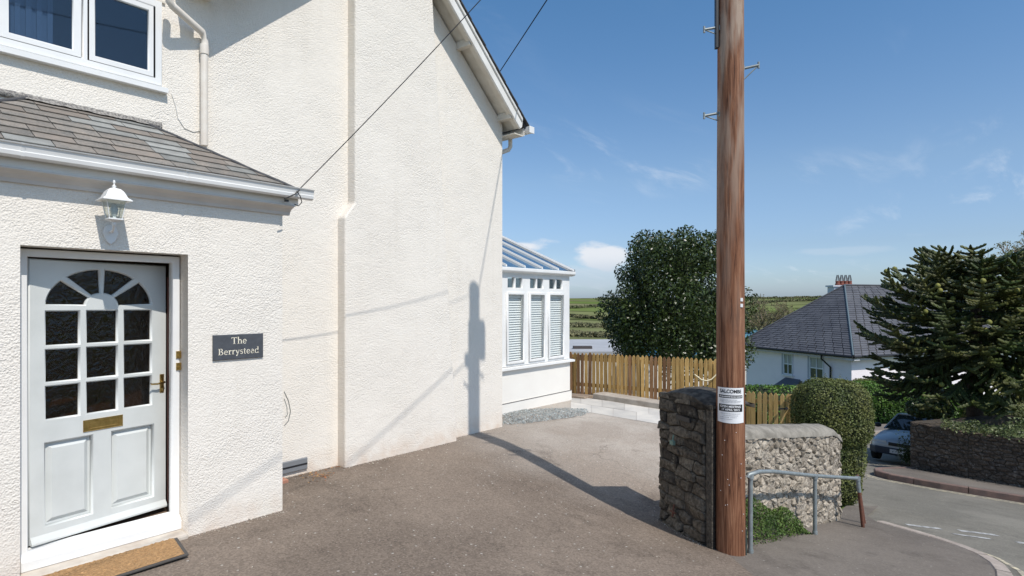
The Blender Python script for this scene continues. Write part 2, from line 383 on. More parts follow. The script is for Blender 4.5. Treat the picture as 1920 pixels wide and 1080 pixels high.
def rubble_mat(name, c1, c2, c3, lich=(.5, .48, .42), lamt=.4):
    m = bpy.data.materials.new(name); m.use_nodes = True; nt = m.node_tree; N = nt.nodes.new; L = nt.links.new
    b = nt.nodes['Principled BSDF']; b.inputs['Roughness'].default_value = .9; b.inputs['Specular IOR Level'].default_value = .2
    g = N('ShaderNodeNewGeometry'); P = g.outputs['Position']; oi = N('ShaderNodeObjectInfo')
    ri = N('ShaderNodeMath'); ri.operation = 'ADD'; L(oi.outputs['Random'], ri.inputs[0]); L(g.outputs['Random Per Island'], ri.inputs[1])
    fr = N('ShaderNodeMath'); fr.operation = 'FRACT'; L(ri.outputs[0], fr.inputs[0])
    cr = N('ShaderNodeValToRGB'); L(fr.outputs[0], cr.inputs[0]); e = cr.color_ramp.elements; e[0].color = (*c1, 1); e[1].color = (*c3, 1); x = e.new(.5); x.color = (*c2, 1)
    def noise(s, d, r=.6):
        n = N('ShaderNodeTexNoise'); n.inputs['Scale'].default_value = s; n.inputs['Detail'].default_value = d; n.inputs['Roughness'].default_value = r; L(P, n.inputs['Vector']); return n.outputs[0]
    mr = N('ShaderNodeMapRange'); L(noise(30, 5), mr.inputs[0]); mr.inputs[1].default_value = .3; mr.inputs[2].default_value = .7; mr.inputs[3].default_value = .4; mr.inputs[4].default_value = 1.65
    mu = N('ShaderNodeVectorMath'); mu.operation = 'SCALE'; L(cr.outputs[0], mu.inputs[0]); L(mr.outputs[0], mu.inputs['Scale'])
    ml = N('ShaderNodeMapRange'); L(noise(9, 7, .75), ml.inputs[0]); ml.inputs[1].default_value = .54; ml.inputs[2].default_value = .68; ml.inputs[4].default_value = lamt
    mx = N('ShaderNodeMix'); mx.data_type = 'RGBA'; L(ml.outputs[0], mx.inputs[0]); L(mu.outputs[0], mx.inputs[6]); mx.inputs[7].default_value = (*lich, 1)
    L(mx.outputs[2], b.inputs['Base Color'])
    bp = N('ShaderNodeBump'); bp.inputs['Strength'].default_value = .9; bp.inputs['Distance'].default_value = .02; L(noise(38, 6, .65), bp.inputs['Height']); L(bp.outputs[0], b.inputs['Normal'])
    return m

M_WALL = render_wall_mat()
M_WHITE = mat('white_upvc', (.80, .80, .79), (.74, .74, .73), scale=3, rough=.35, spec=.5)
M_WHITEP = mat('white_paint', (.78, .77, .74), (.70, .68, .64), scale=4, rough=.5, bump=.15, bscale=60, bdist=.003)
M_SOFFIT = mat('cream_soffit_paint', (.72, .68, .60), (.62, .57, .49), scale=6, rough=.6, bump=.2, bscale=30, bdist=.004)
M_PIPE = mat('cream_pipe', (.76, .71, .64), (.70, .63, .55), scale=8, rough=.5)
M_DOOR = mat('pale_blue_door_paint', (.635, .655, .64), (.585, .605, .59), scale=5, rough=.35, bump=.05, bscale=80, bdist=.002)
M_BRASS = mat('brass', (.62, .43, .16), (.45, .30, .10), scale=30, rough=.28, metallic=1)
M_DARKIN = mat('dark_interior', (.22, .15, .10), (.16, .11, .08), rough=.8)
M_REDIN = mat('interior_wood', (.16, .05, .035), rough=.5)
M_GLASSD = glass_mat('obscure_door_glass', (.55, .48, .42), bump=.8, bscale=14, refl=1.5)
M_GLASS = glass_mat('window_glass', (.62, .72, .82), refl=1.75)
M_GLASSR = glass_mat('roof_glass', (.62, .74, .82), refl=2.9)
M_SLATE = mat('porch_slate', (.245, .215, .185), (.175, .165, .15), scale=9, rough=.7, bump=.4, bscale=45, bdist=.004, objrand=.16, fine=.2, fscale=70)
M_SLATEB = mat('porch_slate_blue', (.275, .28, .265), (.20, .20, .19), scale=8, rough=.6, bump=.35, bscale=45, bdist=.004, objrand=.25)
M_SLATER = mat('porch_slate_brown', (.225, .19, .16), (.18, .16, .14), scale=14, rough=.8, bump=.4, bscale=50, bdist=.004, objrand=.2)
M_DKSLATE = mat('dark_slate', (.045, .045, .05), (.08, .08, .085), scale=9, rough=.65, objrand=.3, bump=.3, bscale=40)
M_LEAD = mat('mortar_flashing', (.36, .34, .31), (.16, .15, .145), scale=55, rough=.85, bump=.9, bscale=60, bdist=.02, lo=.4, hi=.6)
M_POLE_SIGN = mat('white_print_paper', (.80, .80, .80), rough=.6)
M_INK = mat('black_ink', (.02, .02, .022), rough=.6)
M_GREYINK = mat('grey_ink', (.30, .30, .31), rough=.6)
M_SLATESIGN = mat('slate_sign', (.075, .082, .095), (.06, .065, .075), scale=25, rough=.55, bump=.2, bscale=60, bdist=.002)
M_CREAMINK = mat('cream_lettering', (.88, .82, .66), rough=.6)
M_COIR = mat('coir', (.66, .40, .19), (.42, .245, .11), scale=60, rough=.95, bump=1.0, bscale=140, bdist=.02, stretch=(3, .5, 1), lo=.3, hi=.7, fine=.35, fscale=120)
M_RUBBER = mat('grey_rubber', (.07, .065, .06), rough=.7)
M_VENT = mat('grey_vent', (.19, .20, .215), rough=.5)
M_BLACK = mat('black_plastic', (.015, .015, .017), rough=.5)
M_GREYCABLE = mat('grey_cable', (.17, .175, .16), rough=.6)
M_CABLE = mat('black_cable', (.02, .02, .025), rough=.6)
M_BLUECABLE = mat('blue_black_cable', (.012, .018, .035), rough=.6)
M_GALV = mat('galvanised_steel', (.30, .335, .34), (.22, .25, .26), scale=25, rough=.5, metallic=.35, bump=.2, bscale=80, bdist=.002)
M_RUST = mat('rusty_steel', (.17, .06, .035), (.10, .045, .03), scale=30, rough=.85, bump=.4, bscale=70, bdist=.004)
M_TERRA = mat('terracotta', (.42, .20, .13), (.34, .17, .12), scale=20, rough=.8)
M_CONC = mat('pale_concrete', (.46, .41, .35), (.34, .29, .24), scale=5, rough=.9, bump=.4, bscale=60, bdist=.005, fine=.12)
M_STEP = mat('painted_step', (.62, .57, .50), (.50, .43, .36), scale=7, rough=.8, bump=.3, bscale=50)
M_PAVE = mat('paving_slab', (.58, .55, .50), (.48, .46, .43), scale=3, rough=.9, bump=.3, bscale=50, bdist=.004, objrand=.12, fine=.08)
M_SLEEPER = mat('weathered_timber', (.34, .27, .20), (.22, .16, .12), scale=9, rough=.85, bump=.4, bscale=40, stretch=(.3, 3, 3))
M_GRAVEL = mat('blue_grey_gravel', (.30, .34, .345), (.44, .46, .45), scale=30, rough=.85, island=.45)
M_CHIP = mat('pale_chippings', (.50, .46, .40), rough=.9, island=.4)
M_KERB = mat('granite_kerb', (.42, .36, .31), (.33, .275, .235), scale=12, rough=.85, bump=.4, bscale=60, objrand=.12, fine=.2, fscale=150)
M_KERBR = mat('reddish_kerb', (.24, .155, .125), (.16, .115, .10), scale=8, rough=.85, bump=.4, bscale=50, objrand=.15, fine=.15)
M_YEL = mat('worn_yellow_line', (.66, .58, .40), (.30, .27, .22), scale=14, rough=.8, fine=.2, fscale=60, lo=.4, hi=.62)
M_WLINE = mat('worn_white_line', (.50, .50, .49), (.24, .235, .225), scale=14, rough=.8, fine=.2, fscale=60, lo=.42, hi=.62)
M_DRIVE = asphalt_mat('drive_asphalt', (.126, .099, .079), (.180, .145, .116), concrete=(-4.35, 9.4))
M_PAVEMENT = asphalt_mat('pavement_asphalt', (.125, .107, .092), (.16, .14, .12), amount=.35)
M_ROAD = asphalt_mat('road_asphalt', (.155, .145, .122), (.19, .177, .15), amount=.25)
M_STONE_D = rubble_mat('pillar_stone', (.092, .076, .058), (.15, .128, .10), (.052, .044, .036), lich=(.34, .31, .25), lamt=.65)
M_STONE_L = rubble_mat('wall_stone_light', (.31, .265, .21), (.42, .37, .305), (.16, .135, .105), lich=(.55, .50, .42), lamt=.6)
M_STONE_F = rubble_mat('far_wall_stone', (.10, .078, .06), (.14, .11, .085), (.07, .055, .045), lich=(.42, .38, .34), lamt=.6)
M_MORTAR = mat('dark_mortar', (.085, .068, .05), (.05, .04, .03), scale=15, rough=.95, bump=.8, bscale=60, bdist=.02)
M_MORTARL = mat('pale_mortar', (.42, .37, .31), (.24, .20, .16), scale=30, rough=.95, bump=1, bscale=50, bdist=.03)
M_COPE = mat('cement_coping', (.040, .033, .026), (.15, .135, .11), scale=14, rough=.9, bump=.5, bscale=45, bdist=.008, fine=.2, lo=.45, hi=.75)
M_CORNERR = mat('rough_dark_render', (.05, .042, .034), (.11, .095, .075), scale=22, rough=.95, bump=1.0, bscale=35, bdist=.03, fine=.3, fscale=60)
M_COPEL = mat('pale_coping', (.30, .275, .235), (.17, .155, .13), scale=8, rough=.9, bump=.6, bscale=45, bdist=.01, fine=.2)
M_HOUSEB = mat('pale_blue_render', (.88, .81, .84), (.85, .78, .81), scale=2, rough=.85)
M_HSLATE = mat('house_slate', (.115, .115, .125), (.085, .085, .095), scale=1.2, rough=.5, bump=.3, bscale=8, bdist=.02, island=.10, fine=.10, fscale=12)
M_HSLATE_SMALL = mat('canopy_slate', (.09, .10, .125), rough=.6)
M_HIPLEAD = mat('hip_lead', (.12, .16, .18), rough=.5)
M_WINFR = mat('sash_white', (.72, .74, .76), rough=.5)
M_BLIND = mat('white_blind', (.78, .78, .77), rough=.6)
M_PANE_FAR = mat('dark_window_glass', (.05, .06, .06), rough=.08, spec=.8)
M_REDPOT = mat('red_chimney_pot', (.19, .06, .04), rough=.8)
M_GREYROOF = mat('grey_felt_roof', (.42, .43, .45), (.36, .37, .39), scale=1, rough=.8)
M_BLUE = mat('blue_tarpaulin', (.08, .30, .50), (.06, .22, .40), scale=4, rough=.5)
M_CAR = mat('silver_blue_car_paint', (.46, .50, .54), rough=.42, metallic=.2, coat=.25)
M_CARGLASS = mat('car_glass', (.03, .045, .05), rough=.05, spec=.9)
M_TYRE = mat('tyre_rubber', (.02, .02, .02), rough=.8)
M_LAMPG = mat('headlight_glass', (.55, .58, .6), rough=.15, spec=.8)
M_PLATE = mat('number_plate_white', (.7, .7, .7), rough=.4)
M_BARK = mat('bark', (.10, .075, .055), (.06, .045, .035), scale=12, rough=.95, bump=.8, bscale=30, bdist=.03)
M_HOLLY = mat('glossy_evergreen_leaf', (.034, .058, .013), (.055, .078, .018), scale=2, rough=.36, spec=.5, island=.45, trans=.15)
M_BOX = mat('privet_leaf', (.155, .165, .045), (.085, .115, .028), scale=3, rough=.6, island=.45, trans=.2)
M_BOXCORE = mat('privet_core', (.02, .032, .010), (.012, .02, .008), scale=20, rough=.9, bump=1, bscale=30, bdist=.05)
M_HEDGE = mat('hedge_leaf', (.12, .22, .03), (.07, .15, .02), scale=2, rough=.5, island=.4, trans=.2)
M_IVY = mat('variegated_ivy_leaf', (.16, .18, .075), (.05, .08, .02), scale=2.5, rough=.5, island=.5, trans=.15)
M_ARAU = mat('monkey_puzzle_leaf', (.034, .054, .012), (.085, .088, .026), scale=1.2, rough=.5, spec=.35, island=.45)
M_CONE = mat('yellow_green_cone', (.25, .24, .05), (.16, .17, .04), scale=20, rough=.8)
M_TWIG = mat('twig', (.25, .19, .13), (.33, .26, .19), scale=2, rough=.95)
M_BUD = mat('spring_buds', (.20, .175, .085), (.14, .13, .06), scale=1, rough=.9, island=.4, trans=.2)
M_PALELEAF = mat('pale_spring_leaf', (.27, .26, .14), (.20, .19, .10), scale=1, rough=.8, island=.4, trans=.25)
M_MOSS = mat('wall_plant_leaf', (.11, .17, .03), (.05, .10, .02), scale=6, rough=.7, island=.5, trans=.2)
M_SCRUB = mat('hedgerow_scrub', (.17, .16, .085), (.11, .12, .055), scale=.05, rough=1, island=.5)
M_LAWN = mat('garden_grass', (.06, .10, .025), (.09, .12, .035), scale=1.5, rough=1, bump=.5, bscale=20)
M_ROPE = mat('cream_hose', (.70, .60, .40), rough=.6)
M_DRYLEAF = mat('fallen_leaf', (.40, .27, .12), (.28, .10, .05), scale=20, rough=.9, island=.5)
def wood_mat(name, c1, c2, c3, sc=(1, 1, 1), objr=.15, weather=None):
    m = bpy.data.materials.new(name); m.use_nodes = True; nt = m.node_tree; N = nt.nodes.new; L = nt.links.new
    b = nt.nodes['Principled BSDF']; b.inputs['Roughness'].default_value = .75; b.inputs['Specular IOR Level'].default_value = .3
    g = N('ShaderNodeNewGeometry'); oi = N('ShaderNodeObjectInfo')
    mp = N('ShaderNodeMapping'); mp.inputs['Scale'].default_value = sc
    ad = N('ShaderNodeVectorMath'); L(g.outputs['Position'], ad.inputs[0]); cm = N('ShaderNodeCombineXYZ'); ml = N('ShaderNodeMath'); ml.operation = 'MULTIPLY'; L(oi.outputs['Random'], ml.inputs[0]); ml.inputs[1].default_value = 40
    L(ml.outputs[0], cm.inputs[2]); L(cm.outputs[0], ad.inputs[1]); L(ad.outputs[0], mp.inputs[0])
    n = N('ShaderNodeTexNoise'); n.inputs['Scale'].default_value = 1; n.inputs['Detail'].default_value = 8; n.inputs['Roughness'].default_value = .68; n.inputs['Distortion'].default_value = .6; L(mp.outputs[0], n.inputs['Vector'])
    cr = N('ShaderNodeValToRGB'); L(n.outputs[0], cr.inputs[0]); e = cr.color_ramp.elements; e[0].position = .33; e[1].position = .68; e[0].color = (*c1, 1); e[1].color = (*c3, 1); x = e.new(.5); x.color = (*c2, 1)
    mr = N('ShaderNodeMapRange'); L(oi.outputs['Random'], mr.inputs[0]); mr.inputs[3].default_value = 1 - objr; mr.inputs[4].default_value = 1 + objr
    mu = N('ShaderNodeVectorMath'); mu.operation = 'SCALE'; L(cr.outputs[0], mu.inputs[0]); L(mr.outputs[0], mu.inputs['Scale']); cout = mu.outputs[0]
    if weather:
        sp = N('ShaderNodeSeparateXYZ'); L(g.outputs['Position'], sp.inputs[0]); w = N('ShaderNodeMapRange'); L(sp.outputs[2], w.inputs[0]); w.inputs[1].default_value = weather[0]; w.inputs[2].default_value = weather[1]
        n4 = N('ShaderNodeTexNoise'); n4.inputs['Scale'].default_value = 1.5; n4.inputs['Detail'].default_value = 6; mp4 = N('ShaderNodeMapping'); mp4.inputs['Scale'].default_value = (9, 9, 1.2); L(g.outputs['Position'], mp4.inputs[0]); L(mp4.outputs[0], n4.inputs['Vector'])
        r4 = N('ShaderNodeMapRange'); L(n4.outputs[0], r4.inputs[0]); r4.inputs[1].default_value = .40; r4.inputs[2].default_value = .60
        q = N('ShaderNodeMath'); q.operation = 'MULTIPLY'; L(w.outputs[0], q.inputs[0]); L(r4.outputs[0], q.inputs[1])
        mx = N('ShaderNodeMix'); mx.data_type = 'RGBA'; L(q.outputs[0], mx.inputs[0]); L(cout, mx.inputs[6]); mx.inputs[7].default_value = (*weather[2], 1)
        cout = mx.outputs[2]
    L(cout, b.inputs['Base Color'])
    bp = N('ShaderNodeBump'); bp.inputs['Strength'].default_value = .8; bp.inputs['Distance'].default_value = .008; L(n.outputs[0], bp.inputs['Height']); L(bp.outputs[0], b.inputs['Normal']); return m
M_POLEWOOD = wood_mat('creosoted_pole', (.060, .022, .011), (.22, .092, .047), (.38, .195, .11), sc=(46, 46, 2.2), weather=(-.6, 2.4, (.36, .27, .21)))
M_FENCE = wood_mat('treated_pine', (.28, .155, .05), (.45, .285, .10), (.56, .385, .165), sc=(22, 22, 2.2), objr=.32)
M_FENCE2 = wood_mat('new_pine', (.36, .22, .08), (.50, .33, .13), (.58, .42, .20), sc=(22, 22, 2.2), objr=.2)

# ------------------------------------------------------------------ ground, drive, pavement, road
def grid_surface(name, left, right, zf, rows, cols, m, kind='structure'):
    """ruled surface between two polylines given as functions of t in 0..1"""
    mb = MB(); vs = []
    for i in rows:
        a, b = left(i), right(i)
        for j in range(cols + 1):
            k = j / cols; x = a[0] + (b[0] - a[0]) * k; y = a[1] + (b[1] - a[1]) * k; vs.append((x, y, zf(x, y)))
    fs = []; n = cols + 1
    for i in range(len(rows) - 1):
        for j in range(cols): fs.append((i * n + j, i * n + j + 1, (i + 1) * n + j + 1, (i + 1) * n + j))
    mb.add(vs, fs, True); o = mb.build(name, m); meta(o, kind=kind); return o
def Xb(Y):
    if Y < 5.2: return min(3.0, -1.86 + .857 * (5.2 - Y))
    return float(np.interp(Y, [5.2, 5.3, 5.6, 6.5, 8.5, 11.25], [-1.86, -1.96, -2.5, -2.9, -3.9, -5.0]))
rows = sorted(set([round(-5 + .25 * i, 3) for i in range(66)] + [0, 8]))
def crop_rows(a, b): return [r for r in rows if a <= r <= b]
grid_surface('driveway', lambda y: (-7.4, y), lambda y: (Xb(y), y), drive_z, crop_rows(-5, 11.25), 40, M_DRIVE)
KERB = [(0.0, -6), (0.0, 0), (0.0, 3), (0.0, 5), (-.01, 6.6), (-.02, 7.2), (-.08, 7.6), (-.22, 7.95), (-.5, 8.22), (-.85, 8.42), (-1.18, 8.58), (-1.32, 8.9), (-1.34, 10), (-1.5, 13)]
LFT = [(9.0, -6), (4.4, 0), (.03, 3), (-1.69, 5), (-1.86, 5.3), (-1.75, 7.0), (-1.7, 7.3), (-1.67, 7.5), (-1.62, 7.7), (-1.58, 7.9), (-1.55, 8.0), (-1.55, 8.9), (-1.6, 10), (-1.9, 13)]
LFT[0] = (3.0, -6); LFT[1] = (3.0, 0.0)
def poly_at(P):
    def f(t):
        i = min(int(t), len(P) - 2); k = t - i; return (P[i][0] + (P[i + 1][0] - P[i][0]) * k, P[i][1] + (P[i + 1][1] - P[i][1]) * k)
    return f
# pavement: between the kerb and the drive edge / wall
PL = [(-.98, 4.05), (-1.77, 4.97), (-1.92, 5.25), (-1.9, 6.3), (-1.75, 7.0), (-1.7, 7.3), (-1.66, 7.5), (-1.62, 7.7), (-1.6, 7.9), (-1.6, 8.0), (-1.62, 8.5), (-1.65, 9.4), (-1.9, 13)]
PR = [(-.012, 4.0), (-.01, 5.4), (-.01, 6.2), (-.01, 6.8), (-.02, 7.2), (-.08, 7.6), (-.22, 7.95), (-.5, 8.22), (-.85, 8.42), (-1.18, 8.58), (-1.32, 8.9), (-1.34, 10), (-1.5, 13)]
grid_surface('pavement', poly_at(PL), poly_at(PR), lambda x, y: street(y) - .004, [i * .25 for i in range(0, 45)], 12, M_PAVEMENT)
grid_surface('pavement_near', lambda y: (min(3.0, -1.86 + .857 * (5.2 - y)) if y > 3.05 else -.02, y), lambda y: (-.012, y), lambda x, y: street(y), [3.06, 3.3, 3.6, 3.9, 4.0], 8, M_PAVEMENT) if False else None
road_rows = sorted(set([-8, -4, 0, 4, 7, 8, 8.6, 9, 10, 12, 14, 14.3, 16.5, 18, 20, 21.3, 24, 27, 29.4]))
def road_left(y): return (float(np.interp(y, [-8, 6.6, 7.6, 8.6, 8.9, 13, 14, 16, 29.4], [-.0, -.01, -.6, -1.6, -1.6, -1.9, -6, -9, -9])), y)
def road_z(x, y): return street(y) - .045
grid_surface('road', road_left, lambda y: (26, y), road_z, road_rows, 12, M_ROAD)

def offset_poly(P, d):
    out = []
    for i in range(len(P)):
        a = Vector(P[max(i - 1, 0)]); b = Vector(P[min(i + 1, len(P) - 1)]); t = (b - a).normalized(); n = Vector((t.y, -t.x)); p = Vector(P[i]) + n * d; out.append((p.x, p.y))
    return out
def resample(P, step):
    out = [Vector(P[0])]; acc = 0
    for a, b in zip(P, P[1:]):
        a, b = Vector(a), Vector(b); L_ = (b - a).length; n = max(1, round(L_ / step))
        for k in range(1, n + 1): out.append(a + (b - a) * k / n)
    return out
def strip(name, P, w, z_off, m, kind='structure', step=.4):
    Q = resample(P, step); mb = MB(); vs = []
    for i, p in enumerate(Q):
        t = (Q[min(i + 1, len(Q) - 1)] - Q[max(i - 1, 0)]).normalized(); n = Vector((t.y, -t.x)) * w / 2
        for q in (p - n, p + n): vs.append((q.x, q.y, street(q.y) + z_off))
    mb.add(vs, [(2 * i, 2 * i + 1, 2 * i + 3, 2 * i + 2) for i in range(len(Q) - 1)]); o = mb.build(name, m); meta(o, kind=kind); return o
def kerb_run(P, w, m, parentname, zoff=.004, inner_side=-1, length=.9):
    """separate kerb stones following a polyline; the face towards the road drops .13"""
    root = bpy.data.objects.new(parentname, None); COL.objects.link(root); root.location = (P[0][0], P[0][1], street(P[0][1])); meta(root, kind='structure')
    Q = resample(P, .15); L_ = [0]
    for a, b in zip(Q, Q[1:]): L_.append(L_[-1] + (b - a).length)
    tot = L_[-1]; n = max(1, round(tot / length))
    def at(s):
        i = int(np.searchsorted(L_, s)) ; i = min(max(i, 1), len(Q) - 1); k = (s - L_[i - 1]) / max(1e-6, L_[i] - L_[i - 1]); return Q[i - 1] + (Q[i] - Q[i - 1]) * k
    for i in range(n):
        s0, s1 = tot * i / n + .006, tot * (i + 1) / n - .006
        pts = [at(s0), at((s0 + s1) / 2), at(s1)]; mb = MB(); vs = []
        for k, p in enumerate(pts):
            t = (pts[min(k + 1, 2)] - pts[max(k - 1, 0)]).normalized(); nn = Vector((t.y, -t.x)) * inner_side
            for (o_, h) in ((0, -.16), (0, -.018), (-.018, .0), (-w, .0), (-w, -.16)):
                q = p - nn * o_ * -1 if False else p + nn * (-o_)
                vs.append((q.x, q.y, street(q.y) + zoff + h))
        fs = [(0, 1, 2, 3, 4), (14, 13, 12, 11, 10)]
        for k in range(2):
            for j in range(5): a = k * 5 + j; b = k * 5 + (j + 1) % 5; fs.append((b, a, a + 5, b + 5))
        mb.add(vs, fs); me = mb.mesh('kerb_stone'); 
        import bmesh
        bm = bmesh.new(); bm.from_mesh(me); bmesh.ops.recalc_face_normals(bm, faces=bm.faces); bm.to_mesh(me); bm.free()
        link_mesh('kerb_stone', me, m, root)
    return root
kerb_run([(0.0, 1.5), (0.0, 5), (-.01, 6.6), (-.02, 7.2), (-.08, 7.6), (-.22, 7.95), (-.5, 8.22), (-.85, 8.42), (-1.18, 8.58)], .13, M_KERB, 'near_kerb', inner_side=1, length=.62)
FARK = [(-.1, 20.5), (-.85, 18.6), (-1.75, 16.9), (-2.15, 15.4), (-2.1, 14.8), (-1.75, 14.4), (-1.0, 14.25), (0, 14.3), (3, 14.35), (12, 14.4)]
kerb_run(FARK, .15, M_KERBR, 'far_kerb', zoff=.085, inner_side=-1, length=.9)
FARKI = [(.02, 20.4), (-.75, 18.5), (-1.62, 16.8), (-2.0, 15.5), (-1.97, 14.95), (-1.66, 14.58), (-1.0, 14.42), (0, 14.47), (3, 14.52), (12, 14.57)]
FARB = [(.15, 19.9), (-.7, 18.45), (-1.3, 17.45), (-1.6, 17.0), (-1.5, 16.75), (-1.2, 16.6), (-.5, 16.4), (.6, 16.15), (3, 15.8), (12, 15.2)]
grid_surface('far_pavement', poly_at(FARKI), poly_at(FARB), lambda x, y: street(y) + .078, [i * .25 for i in range(36)], 4, M_PAVEMENT)
strip('yellow_line', offset_poly(FARK[4:], .17), .07, -.041, M_YEL)
strip('yellow_line_outer', offset_poly(FARK[4:], .33), .07, -.041, M_YEL)
NK = [(.0, 2), (0.0, 5), (-.01, 6.6), (-.02, 7.2), (-.08, 7.6), (-.22, 7.95), (-.5, 8.22), (-.85, 8.42), (-1.3, 8.62)]
strip('yellow_line_near', offset_poly(NK, .13), .05, -.041, M_YEL, step=.15)
strip('yellow_line_near_outer', offset_poly(NK, .26), .05, -.041, M_YEL, step=.15)
for (x0, y0, x1, y1, w) in ((1700, 984, 1765, 992, .09), (1798, 995, 1870, 1004, .10), (1786, 1001, 1858, 1011, .07), (1906, 1017, 1990, 1028, .10)):
    a, b = on_street(x0, y0, -.045), on_street(x1, y1, -.045); strip('give_way_dash', [(a.x, a.y), (b.x, b.y)], w, -.041, M_WLINE)
a, b = on_street(1600, 829, -.1), on_street(1712, 824, -.1); strip('far_road_line', [(a.x, a.y), (b.x, b.y)], .12, -.041, M_WLINE)
# far pavement beyond the side road with its kerb
a, b = on_street(1590, 817, -.1), on_street(1760, 806, -.1); c, d = on_street(1590, 802, 0), on_street(1760, 797, 0)
mb = MB(); mb.prism([(a.x, a.y, a.z - .3), (b.x, b.y, b.z - .3), (d.x, d.y, d.z - .3), (c.x, c.y, c.z - .3)], (0, 0, .42)); meta(mb.build('distant_pavement', M_PAVEMENT), kind='structure')
mb = MB(); dv = (b - a); nv = Vector((dv.y, -dv.x, 0)).normalized() * .16; mb.fbox(a + nv * 1.02 + Vector((0, 0, -.3)), dv, -nv, (0, 0, .44)); meta(mb.build('distant_kerb', M_KERB), kind='structure')

# terrain to the horizon
def terr_r(r): return float(np.interp(r, [0, 12, 30, 45, 70, 150, 220, 330, 480, 640, 800, 1000, 1500, 4000], [-5.2, -6.2, -9.6, -11.5, -13, -11.2, -9.4, -6.4, -2.4, 1.6, 4.6, 4.8, -14, -60]))
def terr(X, Y):
    r = math.hypot(X, Y); n = mnoise.noise((X * .0035, Y * .0035, 3.1)) * 1.0 + mnoise.noise((X * .011, Y * .011, 9.3)) * .35
    az = math.atan2(X, Y); rr = r * (1 + .10 * math.sin(az * 5 + .8))
    return terr_r(rr) + n * min(1, max(0, (r - 90) / 200)) * (2.6 if r < 700 else 2.0)
def build_terrain():
    rs = [0.5, 6, 12, 20, 30, 40, 50, 60, 75]; 
    while rs[-1] < 4000: rs.append(rs[-1] * 1.05 + 1)
    A = 220; mb = MB(); vs = []
    for r in rs:
        for k in range(A): a = 2 * math.pi * k / A; X, Y = r * math.sin(a), r * math.cos(a); vs.append((X, Y, terr(X, Y)))
    fs = [(i * A + k, (i + 1) * A + k, (i + 1) * A + (k + 1) % A, i * A + (k + 1) % A) for i in range(len(rs) - 1) for k in range(A)]
    fs.append(tuple(range(A))[::-1]); mb.add(vs, fs, True)
    m = bpy.data.materials.new('fields'); m.use_nodes = True; nt = m.node_tree; N = nt.nodes.new; L = nt.links.new
    b = nt.nodes['Principled BSDF']; b.inputs['Roughness'].default_value = 1; b.inputs['Specular IOR Level'].default_value = 0
    g = N('ShaderNodeNewGeometry'); mp = N('ShaderNodeMapping'); mp.inputs['Scale'].default_value = (.0062, .0095, 0); mp.inputs['Rotation'].default_value = (0, 0, .5); L(g.outputs['Position'], mp.inputs[0])
    v = N('ShaderNodeTexVoronoi'); v.inputs['Scale'].default_value = 1; L(mp.outputs[0], v.inputs['Vector']); s = N('ShaderNodeSeparateColor'); L(v.outputs['Color'], s.inputs[0])
    cr = N('ShaderNodeValToRGB'); L(s.outputs[0], cr.inputs[0]); e = cr.color_ramp.elements; e[0].color = (.13, .165, .055, 1); e[1].color = (.185, .21, .085, 1)
    for p, c in ((.3, (.155, .195, .065, 1)), (.5, (.20, .19, .11, 1)), (.75, (.125, .175, .05, 1))): q = e.new(p); q.color = c
    v2 = N('ShaderNodeTexVoronoi'); v2.feature = 'DISTANCE_TO_EDGE'; L(mp.outputs[0], v2.inputs['Vector']); v2.inputs['Scale'].default_value = 1
    mr = N('ShaderNodeMapRange'); L(v2.outputs['Distance'], mr.inputs[0]); mr.inputs[1].default_value = .012; mr.inputs[2].default_value = .035
    n = N('ShaderNodeTexNoise'); L(g.outputs['Position'], n.inputs['Vector']); n.inputs['Scale'].default_value = .03; n.inputs['Detail'].default_value = 8
    mu = N('ShaderNodeMapRange'); L(n.outputs[0], mu.inputs[0]); mu.inputs[1].default_value = .3; mu.inputs[2].default_value = .7; mu.inputs[3].default_value = .75; mu.inputs[4].default_value = 1.2
    sc = N('ShaderNodeVectorMath'); sc.operation = 'SCALE'; L(cr.outputs[0], sc.inputs[0]); L(mu.outputs[0], sc.inputs['Scale'])
    mx = N('ShaderNodeMix'); mx.data_type = 'RGBA'; L(mr.outputs[0], mx.inputs[0]); mx.inputs[6].default_value = (.05, .06, .025, 1); L(sc.outputs[0], mx.inputs[7]); L(mx.outputs[2], b.inputs['Base Color'])
    meta(mb.build('countryside', m), kind='structure')
build_terrain()
grid_surface('lower_garden', lambda y: (Xb(y) - .05 if y < 11 else -7.5, y), lambda y: (float(np.interp(y, [5.5, 8, 9, 10, 11], [-2.1, -1.75, -1.8, -2.3, -2.6])), y), lambda x, y: street(y) - .12, [5.6, 6.5, 8, 8.6, 9.2, 10, 10.6], 6, M_LAWN)
# garden ground falling away beyond the picket fence, and the raised garden behind the far wall
grid_surface('garden_slope', lambda y: (-20, y), lambda y: (float(np.interp(y, [11.25, 13, 14, 30], [-3.4, -3.6, -6.8, -9.6])), y), lambda x, y: float(np.interp(y, [11.2, 14, 20, 30], [-2.06, -3.4, -5.4, -8.2])), [11.25, 12, 13, 14, 17, 20, 25, 30], 6, M_LAWN)
grid_surface('raised_garden', lambda t: poly_at([(1.3, 21.6), (-.1, 19.4), (-1.4, 17.1), (-1.3, 16.9), (-.6, 16.6), (.6, 16.35), (3, 16.0), (12, 15.4)])(t), lambda t: (12 + t * .1, 24), lambda x, y: -2.95 - .05 * (y - 16), [i * .5 for i in range(15)], 6, M_LAWN)

